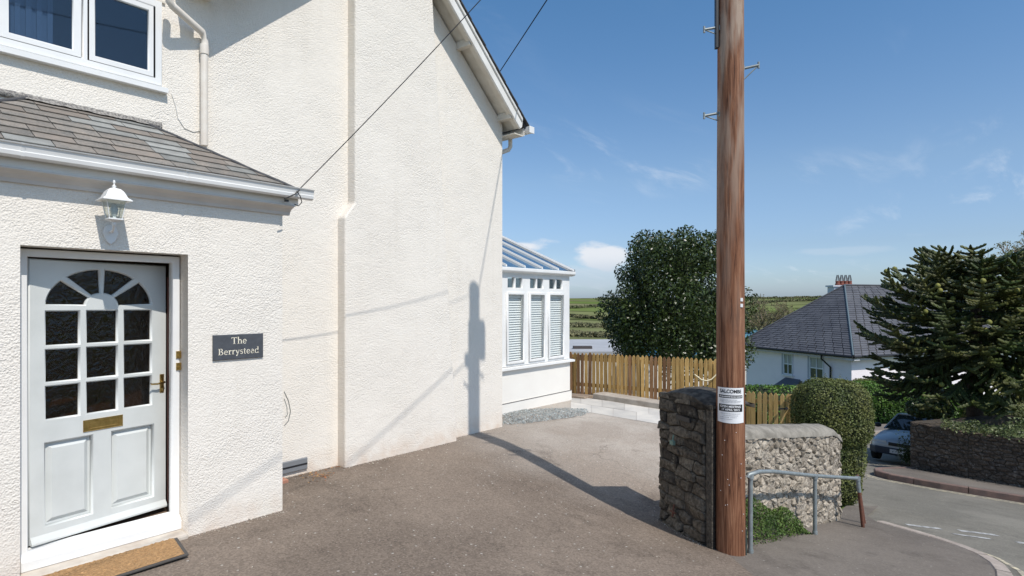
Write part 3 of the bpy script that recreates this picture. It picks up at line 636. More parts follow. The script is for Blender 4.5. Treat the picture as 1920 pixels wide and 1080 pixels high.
# ------------------------------------------------------------------ the house
WX, PX = -5.92, -5.0       # gable wall plane, porch wall plane
YR, YC = 6.79, 4.60        # right corner of the gable, its centre line
PITCH = .913
def z_und(Y): return 2.66 + PITCH * (6.87 - Y if Y >= YC else Y - (2 * YC - 6.87)) + .03 + (0 if Y >= YC else .25)
house = thing('house', (-8.5, 3.5, -1.9), 'large cream roughcast house with a white boarded gable and a slate-roofed porch', 'house')
FR = lambda x: ((x, 0, 0), (0, 1, 0), (0, 0, 1), (1, 0, 0))
# gable wall with the window opening (plate thickness .25, front face at WX)
win = [(.93 - .13, 1.93), (1.99, 1.93), (1.99, 2.755), (-.35, 2.755), (-.35, 1.93)]
wy0, wy1, wz0, wz1 = -.35, 1.985, 1.985, 2.76
outer = [(-3.2, -2.3), (YR, -2.3), (YR, z_und(YR)), (YC + .002, z_und(YC)), (YC - .002, z_und(YC - .001)), (2 * YC - YR - .02, z_und(YR) + .28), (2.2, 3.25), (-3.2, 3.25)]
gw = plate('gable_wall', outer, [[(wy0, wz0), (wy1, wz0), (wy1, wz1), (wy0, wz1)]], .25, FR(WX - .125), M_WALL, house)
mb = MB(); mb.box(-12.5, WX - .252, YR - .25, YR, -2.3, 2.62); mb.box(-12.5, -12.25, -3.2, YR - .252, -2.3, 2.62); mb.box(-12.5, WX - .252, -3.2, -2.95, -2.3, 3.2); mb.build('side_wall', M_WALL, house)
mb = MB(); mb.box(-12.4, -10.9, YR + .003, 9.9, -2.3, 3.1); mb.build('rear_wing', M_WALL, house)
# chimney breast, wider below a sloped shoulder
def breast():
    xf, xb = -5.772, WX - .02; ya, yb = 3.99, 5.20; la, lb = 3.853, 5.68; z0, z1, z2 = -2.2, .98, 1.16
    mb = MB(); prof = [(la, z0), (lb, z0), (yb, z_und(yb) - .01), (YC, z_und(YC) - .01), (ya, z_und(ya) - .01), (ya, z2), (la, z1)]
    mb.prism([(xb, y, z) for y, z in prof], (xf - xb, 0, 0)); o = mb.build('chimney_breast', M_WALL, house); bev(o, .022, 3)
breast()
# gable roof: slabs, soffit boards, barge boards, purlin ends, verge slates
SLR = math.hypot(1, PITCH)
def gable_side(sgn):
    def Y(d): return YC + sgn * d          # d = distance from the centre line
    lift = 0 if sgn > 0 else .25
    def zb(d): return 2.66 + lift + PITCH * ((6.87 - YC) - d)   # lower edge of the barge board
    dn = Vector((0, sgn * PITCH / SLR, 1 / SLR))         # normal of the slope
    xo = WX + (.30 if sgn > 0 else .40)
    # slab
    mb = MB(); d1 = 2.42 if sgn > 0 else 2.26; P0 = Vector((xo - .012, Y(0), zb(0) + .215)); P1 = Vector((xo - .012, Y(d1), zb(d1) + .215))
    mb.prism([P0, P1, P1 - Vector((0, 0, .05)), P0 - Vector((0, 0, .05))], (-6.4, 0, 0)); mb.build('gable_roof', M_DKSLATE, house)
    # soffit lying under the rafters between wall and barge
    mb = MB(); e = 2.32 if sgn > 0 else 2.2; a = Vector((xo - .035, Y(0), zb(0) + .075)); b = Vector((xo - .035, Y(e), zb(e) + .075))
    mb.prism([a, b, b + Vector((0, 0, .02)), a + Vector((0, 0, .02))], (-.40, 0, 0)); mb.build('soffit', M_SOFFIT, house)
    # inner rafter (box) beside the barge board
    mb = MB(); e = 2.27; a = Vector((xo - .036, Y(0), zb(0) + .012)); b = Vector((xo - .036, Y(e), zb(e) + .012))
    mb.prism([a, b, b + Vector((0, 0, .062)), a + Vector((0, 0, .062))], (-.075, 0, 0)); mb.build('rafter', M_SOFFIT, house)
    # barge board: main board and a capping strip proud of it
    mb = MB(); e = 2.27; a = Vector((xo - .034, Y(0), zb(0))); b = Vector((xo - .034, Y(e), zb(e))); tip = b + Vector((0, sgn * .045, .035)); tb = Vector((xo - .034, Y(e + .06), zb(e + .06) + .175))
    mb.prism([a, b, tip, tb, a + Vector((0, 0, .175))], (.034, 0, 0)); bev(mb.build('barge_board', M_WHITEP, house), .004)
    mb = MB(); a = Vector((xo - .034, Y(0), zb(0) + .150)); b = Vector((xo - .034, Y(e + .04), zb(e + .04) + .150)); mb.prism([a, b, b + Vector((0, 0, .062)), a + Vector((0, 0, .062))], (.056, 0, 0)); bev(mb.build('barge_capping', M_WHITEP, house), .006)
    # purlin ends
    for d in (.15, 1.23, 2.12) if sgn > 0 else (.9, 1.7):
        mb = MB(); yy, zz = Y(d), zb(d) + .01; mb.box(xo - .315, xo - .036, yy - .042, yy + .042, zz - .02, zz + .085); bev(mb.build('purlin_end', M_SOFFIT, house), .004)
    # verge slates, stepping down the slope
    n = 17; L_ = 2.44 * SLR
    for i in range(0 if sgn > 0 else 3, n):
        d = 2.45 - i * 2.45 / n; y, z = Y(d), zb(d) + .222; t = Vector((0, -sgn * 1 / SLR, PITCH / SLR))
        mb = MB(); O = Vector((xo + .045 + random.uniform(-.006, .006), y, z + .006)); a = t * .27; mb.fbox(O, a - dn * .010, (-.3, 0, 0), dn * .011); mb.build('slate', M_DKSLATE, house)
    return zb
zb = gable_side(1); gable_side(-1)
# eaves gutters with their downpipes
def eaves(sgn):
    y = YC + sgn * 2.47; z = 2.66 + (0 if sgn > 0 else .36) + PITCH * (2.27 - 2.47) + .20
    mb = MB(); prof = [(-.055, .045), (-.055, -.02), (-.03, -.05), (.03, -.05), (.055, -.02), (.055, .045), (.045, .045), (.045, -.015), (.025, -.038), (-.025, -.038), (-.045, -.015), (-.045, .045)]
    mb.prism([(WX + .36, y + a, z + b) for a, b in prof], (-6.0, 0, 0)); mb.build('gutter', M_WHITE, house)
    mb = MB(); mb.box(WX + .355, WX + .372, y - .06, y + .06, z - .055, z + .05); bev(mb.build('gutter_stop', M_WHITE, house), .003)
    mb = MB(); y2 = YC + sgn * 2.40; mb.box(-12.2, WX + .26, min(y2, y2 + sgn * .02), max(y2, y2 + sgn * .02), z - .09, z + .06); mb.build('fascia', M_WHITEP, house)
    mb = MB(); y3 = YC + sgn * 2.19; mb.box(-12.2, WX + .25, min(y3, y2), max(y3, y2), z - .10, z - .085); mb.build('eaves_soffit', M_SOFFIT, house)
eaves(1); eaves(-1)
mb = MB(); g0 = onX(968, 251, WX - .03); mb.tube([(WX - .03, 7.02, 2.60), (WX - .03, 7.02, 2.47), (WX - .05, 7.00, 2.42), (WX - .1, 6.9, 2.37), (WX - .13, 6.84, 2.33), (WX - .14, 6.83, 2.2), (WX - .14, 6.83, -2.0)], .034, 10); mb.build('downpipe', M_PIPE, house)
p1, p2, p3 = onX(320, -40, WX + .24), onX(318, 4, WX + .22), onX(385, 66, WX + .05)
mb = MB(); p3b = p3; pe = onX(383, 273, WX + .05)
pts = [p1, p1 * .35 + p2 * .65, p2, p2 * .93 + p3 * .07 + Vector((0, 0, -.01)), p2 * .1 + p3 * .9 + Vector((0, 0, .0)), p3 + Vector((0, 0, -.035)), Vector((p3.x, pe.y, p3.z - .12)), Vector((p3.x, pe.y, pe.z))]
mb.tube(pts, .034, 12); o = mb.build('downpipe', M_PIPE, house)
mb = MB(); mb.tube([(p3.x, pe.y, p3.z - .10), (p3.x, pe.y, p3.z - .19)], .041, 12); mb.tube([(p3.x, pe.y, p3.z - .145), (WX - .01, pe.y, p3.z - .145)], .02, 6); mb.build('pipe_bracket', M_PIPE, house)

# upstairs window
wn = house
mb = MB(); xF = WX - .012
wroot_label = 'window'
def window_frame():
    o = plate('window', [(wy0, wz0), (wy1, wz0), (wy1, wz1), (wy0, wz1)], [[(wy0 + .075, wz0 + .07), (.52, wz0 + .07), (.52, wz1 - .07), (wy0 + .075, wz1 - .07)], [(.59, wz0 + .07), (1.385, wz0 + .07), (1.385, wz1 - .07), (.59, wz1 - .07)], [(1.43, wz0 + .07), (wy1 - .075, wz0 + .07), (wy1 - .075, wz1 - .07), (1.43, wz1 - .07)]], .07, FR(WX - .045 + .035), M_WHITE, house, bevel=.004)
    W = o
    def sash(a, b):
        plate('sash', [(a, wz0 + .055), (b, wz0 + .055), (b, wz1 - .055), (a, wz1 - .055)], [[(a + .062, wz0 + .115), (b - .062, wz0 + .115), (b - .062, wz1 - .115), (a + .062, wz1 - .115)]], .05, FR(WX + .0), M_WHITE, W, bevel=.006)
        mb = MB(); mb.box(WX - .002, WX + .002, a + .05, b - .05, wz0 + .10, wz1 - .10); mb.build('pane', M_GLASS, W)
    sash(.845, 1.375); sash(1.408, 1.935); sash(-.29, .24)
    mb = MB(); mb.prism([(WX - .05, wy0 - .03, 1.985), (WX + .062, wy0 - .03, 1.968), (WX + .062, wy0 - .03, 1.925), (WX - .05, wy0 - .03, 1.925)], (0, wy1 - wy0 + .07, 0)); mb.build('sill', M_WHITE, W)
    mb = MB(); mb.box(WX - .2, WX + .02, wy0 - .02, wy1 + .03, wz1 + .001, wz1 + .02); mb.build('head_drip', M_SOFFIT, W)
    mb = MB(); mb.box(WX - .9, WX - .85, wy0 - .5, wy1 + .6, wz0 - .5, wz1 + .3); mb.box(WX - .85, WX - .27, wy0 - .5, wy1 + .6, wz0 - .55, wz0 - .5); mb.box(WX - .85, WX - .27, wy0 - .5, wy1 + .6, wz1 + .3, wz1 + .35); mb.build('room_lining', mat('dim_room', (.10, .10, .11), rough=.9), W)
    mb = MB()
    for i in range(9): mb.box(WX - .16 - .02 * (i % 2), WX - .155 - .02 * (i % 2), .90 + i * .035, .90 + i * .035 + .036, wz0 + .09, wz1 - .05)
    mb.build('curtain', mat('grey_curtain', (.20, .21, .24), rough=.9), W)
window_frame()
# porch: front wall with the door opening, returns, lining
DY0, DY1, DZ1 = .827, 1.872, .378
PYL, PYR = .18, 2.676
outer = [(PYL, -2.3), (PYR, -2.3), (PYR, .86), (PYL, .86)]
plate('porch_wall', outer, [[(DY0, -2.25), (DY1, -2.25), (DY1, DZ1), (DY0, DZ1)]], .20, FR(PX - .10), M_WALL, house)
for ya_ in (PYR - .2, PYL): mb = MB(); mb.box(WX + .002, PX - .202, ya_, ya_ + .2, -2.3, .86); mb.build('porch_return', M_WALL, house)
mb = MB(); mb.box(WX + .004, WX + .02, PYL + .202, PYR - .202, -1.9, .8); mb.box(WX + .021, PX - .204, PYR - .218, PYR - .204, -1.9, .8); mb.box(WX + .021, PX - .204, PYL + .204, PYL + .218, -1.9, .8); mb.box(WX + .021, PX - .204, PYL + .22, PYR - .22, .8, .815); mb.build('porch_lining', M_DARKIN, house)
mb = MB(); mb.box(WX + .021, PX - .204, PYL + .22, PYR - .22, -1.79, -1.77); mb.build('porch_floor', M_DARKIN, house)
# door frame
fx = -5.15
fz0 = -1.80
fr = plate('door_frame', [(DY0 + .012, fz0), (DY1 - .006, fz0), (DY1 - .006, DZ1 - .012), (DY0 + .012, DZ1 - .012)], [[(DY0 + .065, fz0 + .06), (DY1 - .062, fz0 + .06), (DY1 - .062, DZ1 - .065), (DY0 + .065, DZ1 - .065)]], .08, FR(fx - .04), M_WHITE, house, bevel=.005)
mb = MB(); mb.prism([(-5.23, DY0 + .02, -1.735), (-5.155, DY0 + .02, -1.745), (-5.10, DY0 + .02, -1.79), (-5.10, DY0 + .02, -1.86), (-5.23, DY0 + .02, -1.86)], (0, DY1 - DY0 - .03, 0)); bev(mb.build('threshold', M_WHITE, house), .004)
mb = MB(); mb.box(-5.20, -4.965, DY0 + .005, DY1 - .004, -1.98, -1.862); bev(mb.build('door_step', M_STEP, house), .02, 2)
for z in (-.335, -.42):
    mb = MB(); c = onX(335, 665 if z > -.4 else 687, fx + .002); mb.cbox((fx, c.y - .02, c.z - .03), (0, .038, 0), (0, 0, .06), (.012, 0, 0), .004); mb.build('lock_keep', M_BRASS, fr)
    mb = MB(); mb.tube([(fx + .012, c.y, c.z - .01), (fx + .022, c.y, c.z - .01)], .010, 8); mb.build('lock_cylinder', M_BRASS, fr)
# door leaf
K = 1.0097
H = Vector((-5.22, .900, 0)); E_ = Vector((-.17, .951, 0)).normalized(); NN = Vector((E_.y, -E_.x, 0))
def leaf_door():
    W, zb_, zt = .952, -1.722, .302
    fr_ = (H, E_, (0, 0, 1), NN)
    holes = []; panes = []
    cols = [(.104, .310), (.363, .569), (.624, .826)]; rws = [(-.315, -.073), (-.580, -.350), (-.848, -.614)]
    for a, b in cols:
        for c, d in rws: panes.append([(a, c), (b, c), (b, d), (a, d)])
    cx, cz, ro, ri = .465, -.035, .362, .118
    for a0, a1 in ((3, 42), (51, 86.5), (93.5, 129), (138, 177)):
        pl = [(cx + ro * math.cos(R(a0 + (a1 - a0) * k / 8)), cz + ro * .76 * math.sin(R(a0 + (a1 - a0) * k / 8))) for k in range(9)]
        b0, b1 = a0 + 3 * (1 if a0 > 10 else 0), a1 - 3
        pl += [(cx + ri * math.cos(R(b1 + (b0 - b1) * k / 5)), cz + ri * .85 * math.sin(R(b1 + (b0 - b1) * k / 5))) for k in range(6)]
        panes.append([(x, max(z, cz + .006)) for x, z in pl])
    panels = [(.100, .395, -1.612, -1.020), (.535, .842, -1.612, -1.020)]
    holes = panes + [[(a, c), (b, c), (b, d), (a, d)] for a, b, c, d in panels]
    D = plate('front_door', [(0, zb_), (W, zb_), (W, zt), (0, zt)], holes, .044, fr_, M_DOOR, house, bevel=.009)
    P = lambda s, z, n=0: H + E_ * s + Vector((0, 0, z)) + NN * n
    for pl in panes:
        mb = MB(); mb.prism([P(s, z, -.006) for s, z in pl], NN * .005)
        # grow slightly so the pane is held by the rebate
        me = mb.mesh('pane'); c = sum((v.co for v in me.vertices), Vector()) / len(me.vertices)
        for v in me.vertices: v.co = c + (v.co - c) * 1.06
        link_mesh('pane', me, M_GLASSD, D)
    for a, b, c, d in panels:
        mb = MB(); lv = [(0, .0), (.0, -.012), (.035, -.012), (.060, .008), (.061, .008)]
        vs = []
        for ins, n in ((-.01, -.014), (.016, -.014), (.045, .006)):
            vs += [P(a + ins, c + ins, n), P(b - ins, c + ins, n), P(b - ins, d - ins, n), P(a + ins, d - ins, n)]
        fs = [(8, 9, 10, 11)]
        for r_ in range(2):
            for k in range(4): k2 = (k + 1) % 4; fs.append((r_ * 4 + k, r_ * 4 + k2, (r_ + 1) * 4 + k2, (r_ + 1) * 4 + k))
        mb.add(vs, fs); mb.build('raised_panel', M_DOOR, D)
    lb = MB(); lb.cbox(P(.335, -.985, .022), E_ * .275, (0, 0, .088), NN * .010, .006); L_ = lb.build('letterbox', M_BRASS, D)
    lb = MB(); lb.cbox(P(.372, -.966, .032), E_ * .205, (0, 0, .045), NN * .007, .006); lb.build('letterbox_flap', M_BRASS, D)
    hb = MB(); s0 = .912; hb.cbox(P(s0 - .018, -.765, .022), E_ * .036, (0, 0, .155), NN * .008, .006)
    hb.tube([P(s0, -.675, .030), P(s0, -.675, .062), P(s0 - .02, -.676, .070), P(s0 - .06, -.682, .070), P(s0 - .105, -.679, .066), P(s0 - .112, -.672, .066)], [.009, .009, .009, .008, .007, .006], 8)
    hb.lathe(P(s0, -.738, .030) - Vector((0, 0, 0)), [(.003, -.012), (.008, -.012), (.008, .012), (.003, .012)], 8)
    hb.build('door_handle', M_BRASS, D)
    wb = MB(); wb.prism([P(.01, zb_ + .0, .022), P(.01, zb_, .05), P(.01, zb_ + .012, .05), P(.01, zb_ + .055, .022)], E_ * (W - .02)); wb.build('weather_bar', M_DOOR, D)
    return D
leaf_door()
mb = MB(); mb.box(-5.35, -5.34, 1.84, 2.3, -1.7, .2); mb.build('inner_door_edge', M_REDIN, house)

# porch cornice, gutter
def along(name, prof, y0, y1, m, parent=house, b=0):
    mb = MB(); mb.prism([(x, y0, z) for x, z in prof], (0, y1 - y0, 0)); o = mb.build(name, m, parent)
    if b: bev(o, b)
    return o
M_CORN = mat('grey_white_cornice', (.62, .60, .575), (.56, .54, .52), scale=6, rough=.6)
along('fascia', [(-4.90, .995), (-4.90, .885), (-4.895, .875), (-5.10, .875), (-5.10, .995)], PYL - .1, 2.775, M_WHITEP)
along('cornice', [(-4.905, .873), (-4.885, .873), (-4.885, .862), (-4.91, .852), (-4.945, .84), (-4.972, .815), (-4.98, .79), (-5.02, .79), (-5.02, .873)], PYL - .08, 2.735, M_CORN)
mb = MB(); mb.prism([(WX + .01, 2.678, .79), (WX + .01, 2.70, .79), (WX + .01, 2.735, .85), (WX + .01, 2.735, .873), (WX + .01, 2.678, .873)], (5.93 - 5.02, 0, 0)); mb.box(WX + .01, -5.11, 2.68, 2.775, .875, .995); mb.build('porch_side_fascia', M_WHITEP, house)
gp = [(-4.90, 1.005), (-4.897, .955), (-4.88, .932), (-4.83, .928), (-4.812, .94), (-4.806, .965), (-4.812, .97), (-4.80, 1.012), (-4.792, 1.012), (-4.788, 1.02), (-4.80, 1.022), (-4.812, 1.015), (-4.822, .97), (-4.84, .945), (-4.875, .945), (-4.888, .965), (-4.89, 1.005)]
gut = along('gutter', gp, PYL - .2, 2.868, M_WHITE)
mb = MB(); mb.prism([(a, 2.868, b) for a, b in gp[:10]], (0, .008, 0)); mb.build('gutter_stop', M_WHITE, gut)
for x in (44, 352):
    c = onX(x, 300, -4.80); mb = MB(); mb.prism([(a - .0 + .004, c.y - .012, b - .003) for a, b in gp[:10]], (0, .02, 0)); mb.build('gutter_bracket', M_WHITE, gut)
# porch slate roof
EZ, TZ, EX, TX = .985, 1.615, -4.855, WX
SL = math.hypot(EX - TX, TZ - EZ); up = Vector(((TX - EX) / SL, 0, (TZ - EZ) / SL)); nrm = Vector((up.z, 0, -up.x))
YRe, YRt, YLe, YLt = 2.80, 1.83, .06, 1.03
def clip(poly, f):
    out = []
    for i in range(len(poly)):
        a, b = poly[i], poly[(i + 1) % len(poly)]; fa, fb = f(a), f(b)
        if fa >= 0: out.append(a)
        if (fa >= 0) != (fb >= 0): k = fa / (fa - fb); out.append((a[0] + (b[0] - a[0]) * k, a[1] + (b[1] - a[1]) * k))
    return out
mb = MB(); mb.prism([Vector((EX, YLe, EZ)) - nrm * .03, Vector((EX, YRe, EZ)) - nrm * .03, Vector((TX, YRt, TZ)) - nrm * .03, Vector((TX, YLt, TZ)) - nrm * .03], nrm * .012)
proof = mb.build('porch_roof', M_DKSLATE, house)
mb = MB(); mb.prism([(EX, YRe, EZ - .01), (TX, YRe, EZ - .01), (TX, YRt, TZ - .01)], (0, 0, -.02)); mb.prism([(EX, YLe, EZ - .01), (TX, YLe, EZ - .01), (TX, YLt, TZ - .01)], (0, 0, -.02)); mb.build('hip_slope', M_SLATE, proof)
nrow = 9; ex = SL / nrow
rs = random.Random(5)
for r_ in range(nrow):
    y = YLe - .3 + rs.uniform(0, .2) + (.13 if r_ % 2 else 0)
    while y < YRe:
        w = rs.choice([.24, .27, .30, .33, .28])
        v0 = r_ * ex - rs.uniform(0, .010); v1 = min(r_ * ex + ex * 1.75, SL)
        pl = [(y + .003, v0), (y + w - .003, v0 + rs.uniform(-.004, .004)), (y + w - .003, v1), (y + .003, v1)]
        pl = clip(pl, lambda p: (YRe - (YRe - YRt) * p[1] / SL) - p[0]); pl = clip(pl, lambda p: p[0] - (YLe + (YLt - YLe) * p[1] / SL)) if len(pl) > 2 else pl
        if len(pl) > 2 and max(p[0] for p in pl) - min(p[0] for p in pl) > .03:
            def W3(p, h): k = (p[1] - v0) / (v1 - v0); return Vector((EX, p[0], EZ)) + up * p[1] + nrm * (h + .010 * (1 - k) - .008 * k)
            mb = MB(); mb.prism([W3(p, 0) for p in pl], nrm * .007)
            q = rs.random(); cy = y + w / 2
            blue = (1.35 < cy < 2.0 and 2 <= r_ <= 8 and q < .6) or q < .10
            mb.build('slate', M_SLATEB if blue else (M_SLATER if q > .86 else M_SLATE), proof)
        y += w
# hip ridge roll and ragged mortar flashing against the wall
a = Vector((EX, YRe, EZ)) + nrm * .012; b = Vector((TX, YRt, TZ)) + nrm * .012
mb = MB(); mb.tube([a.lerp(b, k / 14) + Vector((0, 0, .003 * rs.uniform(-1, 1))) for k in range(15)], .017, 6); mb.build('hip_ridge', M_DKSLATE, proof)
a2 = Vector((EX, YLe, EZ)) + nrm * .012; b2 = Vector((TX, YLt, TZ)) + nrm * .012; mb = MB(); mb.tube([a2, b2], .017, 6); mb.build('hip_ridge', M_DKSLATE, proof)
def ragged():
    n = 90; y0, y1 = -.1, 1.985; mb = MB(); vs = []
    for i in range(n + 1):
        y = y0 + (y1 - y0) * i / n; q = mnoise.noise((y * 14, 2, 0)); q2 = mnoise.noise((y * 40, 5, 0))
        zt = 1.648 + .006 * q2; zl = 1.592 + .010 * q if y > .99 else 1.60
        for (dx, z) in ((.004, zt + .004), (.022 + .006 * q2, zt), (.030 + .008 * q, (zt + zl) / 2), (.026, zl), (.004, zl - .01)): vs.append((WX + dx, y, z))
    mb.add(vs, [(i * 5 + k, i * 5 + k + 1, i * 5 + k + 6, i * 5 + k + 5) for i in range(n) for k in range(4)], True); o = mb.build('mortar_fillet', M_LEAD, proof)
    mb = MB(); vs = []
    n = 40
    for i in range(n + 1):
        y = 1.0 + (.87) * i / n; q = mnoise.noise((y * 9, 7, 0)); ext = .055 + .03 * q
        for k in range(4):
            t = k / 3; p = Vector((TX + .012, y, TZ - .002)) - up * ext * t + nrm * (.022 - .006 * t + .006 * mnoise.noise((y * 25, k, 3))); vs.append(p)
    mb.add(vs, [(i * 4 + k, i * 4 + k + 1, i * 4 + k + 5, i * 4 + k + 4) for i in range(n) for k in range(3)], True); mb.build('lead_flashing', M_LEAD, proof)
ragged()
# air vent low in the wall, corner brick, cable tails
mb = MB(); mb.cbox((WX, 2.95, -1.868), (0, .50, 0), (0, 0, .125), (.03, 0, 0), .006); vn = mb.build('air_vent', M_VENT, house)
mb = MB(); mb.box(WX + .0305, WX + .034, 2.955, 3.445, -1.815, -1.798); mb.build('vent_slot', M_BLACK, vn)

# thin telephone wires pinned to the wall
def wire(name, pts, r, m, label, cat, group=None, n=5):
    mb = MB(); mb.tube(pts, r, n); o = mb.build(name, m, None, loc=pts[0]); return meta(o, label, cat, group)
wire('wire', [onX(x, y, WX + .006) for x, y in ((322, 176), (330, 200), (334, 222), (346, 240), (362, 247), (376, 245))], .0035, M_WHITEP, 'thin white wire looping from the window sill corner to the downpipe', 'wire')
mb = MB(); c = Vector((PX + .0, 2.69, 0))
for (pts, r) in (([(529, 735), (537, 752), (541, 772), (537, 790), (529, 799)], .0045), ([(529, 748), (534, 763), (535, 778), (531, 784)], .0035)):
    mb.tube([onX(x, y, PX - .12) + Vector((0, .02, 0)) for x, y in pts], r, 6)
meta(mb.build('cable_loop', M_GREYCABLE, None), 'short grey cable loop poking out from behind the porch corner', 'cable')

# porch lamp
def lamp():
    root = thing('wall_lantern', (PX, 1.343, .50), 'white carriage lantern on the wall above the front door', 'wall lamp')
    c = Vector((-4.835, 1.318, 0)); yl = 1.338
    mb = MB(); mb.lathe(c, [(.004, .868), (.007, .862), (.009, .85), (.005, .842), (.005, .832), (.014, .826), (.014, .82), (.008, .812), (.012, .808)], 10); mb.build('finial', M_WHITE, root)
    mb = MB(); mb.lathe(c, [(.012, .812), (.045, .803), (.068, .785), (.083, .762), (.096, .74), (.128, .722), (.128, .716), (.08, .722)], 4, sm=False, rot=R(45)); mb.build('lamp_cap', M_WHITE, root)
    for k in range(4):
        a = 2 * math.pi * k / 4 + R(45); d = Vector((math.cos(a), math.sin(a), 0)); a2 = a + math.pi / 2; d2 = Vector((math.cos(a2), math.sin(a2), 0))
        mb = MB(); mb.tube([c + d * .084 + Vector((0, 0, .722)), c + d * .055 + Vector((0, 0, .592))], .0035, 5); mb.build('lamp_bar', M_WHITE, root)
        mb = MB(); p = [c + d * .080 + Vector((0, 0, .72)), c + d2 * .080 + Vector((0, 0, .72)), c + d2 * .052 + Vector((0, 0, .594)), c + d * .052 + Vector((0, 0, .594))]; mb.add(p, [(0, 1, 2, 3)]); mb.build('pane', MG_LAMP, root)
    mb = MB(); mb.lathe(c, [(.012, .565), (.040, .575), (.064, .583), (.064, .592), (.02, .596), (.012, .60), (.012, .63), (.004, .632)], 4, sm=False, rot=R(45)); mb.build('lamp_base', M_WHITE, root)
    mb = MB(); mb.lathe(c, [(.004, .60), (.020, .62), (.026, .655), (.018, .69), (.004, .70)], 10); mb.build('bulb', M_LAMPG, root)
    mb = MB(); mb.tube([c + Vector((0, 0, .572)), c + Vector((-.005, 0, .545)), c + Vector((-.04, .005, .515)), c + Vector((-.09, .012, .505)), (PX + .012, yl, .515)], [.010, .009, .008, .009, .012], 8)
    mb.lathe(c + Vector((0, 0, .0)), [(.003, .535), (.013, .545), (.013, .56), (.008, .57)], 8); mb.build('lamp_arm', M_WHITE, root)
    mb = MB(); pl = [(PX + .001, yl + a, .50 + b) for a, b in ((-.035, .05), (-.05, .0), (-.03, -.055), (0, -.085), (.03, -.055), (.05, 0), (.035, .05), (0, .065))]; mb.prism(pl, (.018, 0, 0)); bev(mb.build('back_plate', M_WHITE, root), .005)
MG_LAMP = glass_mat('lamp_glass', (.82, .86, .84), bump=.3, bscale=60)
lamp()
# slate name sign
sg = thing('house_sign', (PX, 2.285, -.39), 'dark slate name plate with cream lettering right of the front door', 'sign')
mb = MB(); s0, s1 = onX(400, 628, PX + .02), onX(494, 670, PX + .02); mb.cbox((PX + .001, s0.y, -.495), (0, s1.y - s0.y, 0), (0, 0, .212), (.017, 0, 0), .004); mb.build('sign_plate', M_SLATESIGN, sg)
def serif_text(txt, size, cy, cz, x, parent):
    """roman lettering built from stems, bowls and serifs"""
    mb = MB(); pen = [0.0]
    def q(pts): mb.add([(x, cy + (pen[0] + a) * size, cz + b * size) for a, b in pts], [tuple(range(len(pts)))])
    def bar(a, b, c, d): q([(a, c), (b, c), (b, d), (a, d)])
    def ring(cx, cz_, rx, rz, tv, th, a0=0, a1=360):
        n = max(4, int(abs(a1 - a0) / 20))
        for k in range(n):
            t0, t1 = R(a0 + (a1 - a0) * k / n), R(a0 + (a1 - a0) * (k + 1) / n)
            q([(cx + rx * math.cos(t0), cz_ + rz * math.sin(t0)), (cx + rx * math.cos(t1), cz_ + rz * math.sin(t1)), (cx + (rx - tv) * math.cos(t1), cz_ + (rz - th) * math.sin(t1)), (cx + (rx - tv) * math.cos(t0), cz_ + (rz - th) * math.sin(t0))])
    adv = dict(T=.62, h=.54, e=.46, B=.60, r=.38, y=.50, s=.38, t=.33, a=.46, d=.53)
    pen[0] = -sum(adv[c] for c in txt) / 2
    for c in txt:
        if c == 'T': bar(.265, .36, 0, .66); bar(.03, .60, .63, .68); bar(.03, .065, .53, .63); bar(.565, .60, .53, .63); bar(.19, .435, 0, .035)
        if c == 'h': bar(.08, .165, 0, .72); ring(.275, .26, .185, .20, .085, .055, 0, 150); bar(.375, .46, 0, .27); bar(.02, .225, 0, .035); bar(.32, .52, 0, .035); bar(.02, .10, .685, .72)
        if c == 'e': ring(.23, .225, .20, .24, .08, .045, 0, 320); bar(.06, .42, .215, .255)
        if c == 'B': bar(.09, .19, 0, .68); ring(.28, .515, .20, .165, .09, .045, -90, 90); ring(.29, .18, .25, .18, .095, .045, -90, 90); bar(.02, .30, 0, .04); bar(.1, .30, .335, .37); bar(.02, .29, .64, .68)
        if c == 'r': bar(.09, .175, 0, .46); ring(.285, .28, .13, .19, .06, .07, 45, 160); bar(.02, .26, 0, .035); bar(.02, .1, .42, .455)
        if c == 'y': q([(.05, .46), (.15, .46), (.31, .02), (.24, -.02)]); q([(.40, .46), (.45, .46), (.25, -.12), (.20, -.12)]); bar(-.01, .20, .43, .46); bar(.33, .50, .43, .46); ring(.16, -.13, .07, .07, .06, .06)
        if c == 's': ring(.19, .335, .135, .135, .06, .045, 30, 270); ring(.18, .135, .15, .15, .065, .045, 95, -155)
        if c == 't': bar(.10, .185, .08, .58); bar(.02, .29, .42, .46); ring(.20, .10, .10, .11, .085, .05, 180, 320)
        if c == 'a': bar(.285, .37, 0, .33); ring(.225, .33, .145, .14, .075, .05, 0, 150); ring(.205, .135, .16, .15, .07, .045); bar(.285, .45, 0, .035)
        if c == 'd': ring(.235, .225, .20, .24, .08, .045); bar(.355, .44, 0, .72); bar(.28, .40, .685, .72); bar(.40, .51, 0, .035)
        pen[0] += adv[c]
    mb.build('lettering', M_CREAMINK, parent)
yc = (s0.y + s1.y) / 2
serif_text('The', .083, yc, -.364, PX + .0188, sg); serif_text('Berrystead', .078, yc, -.452, PX + .0188, sg)
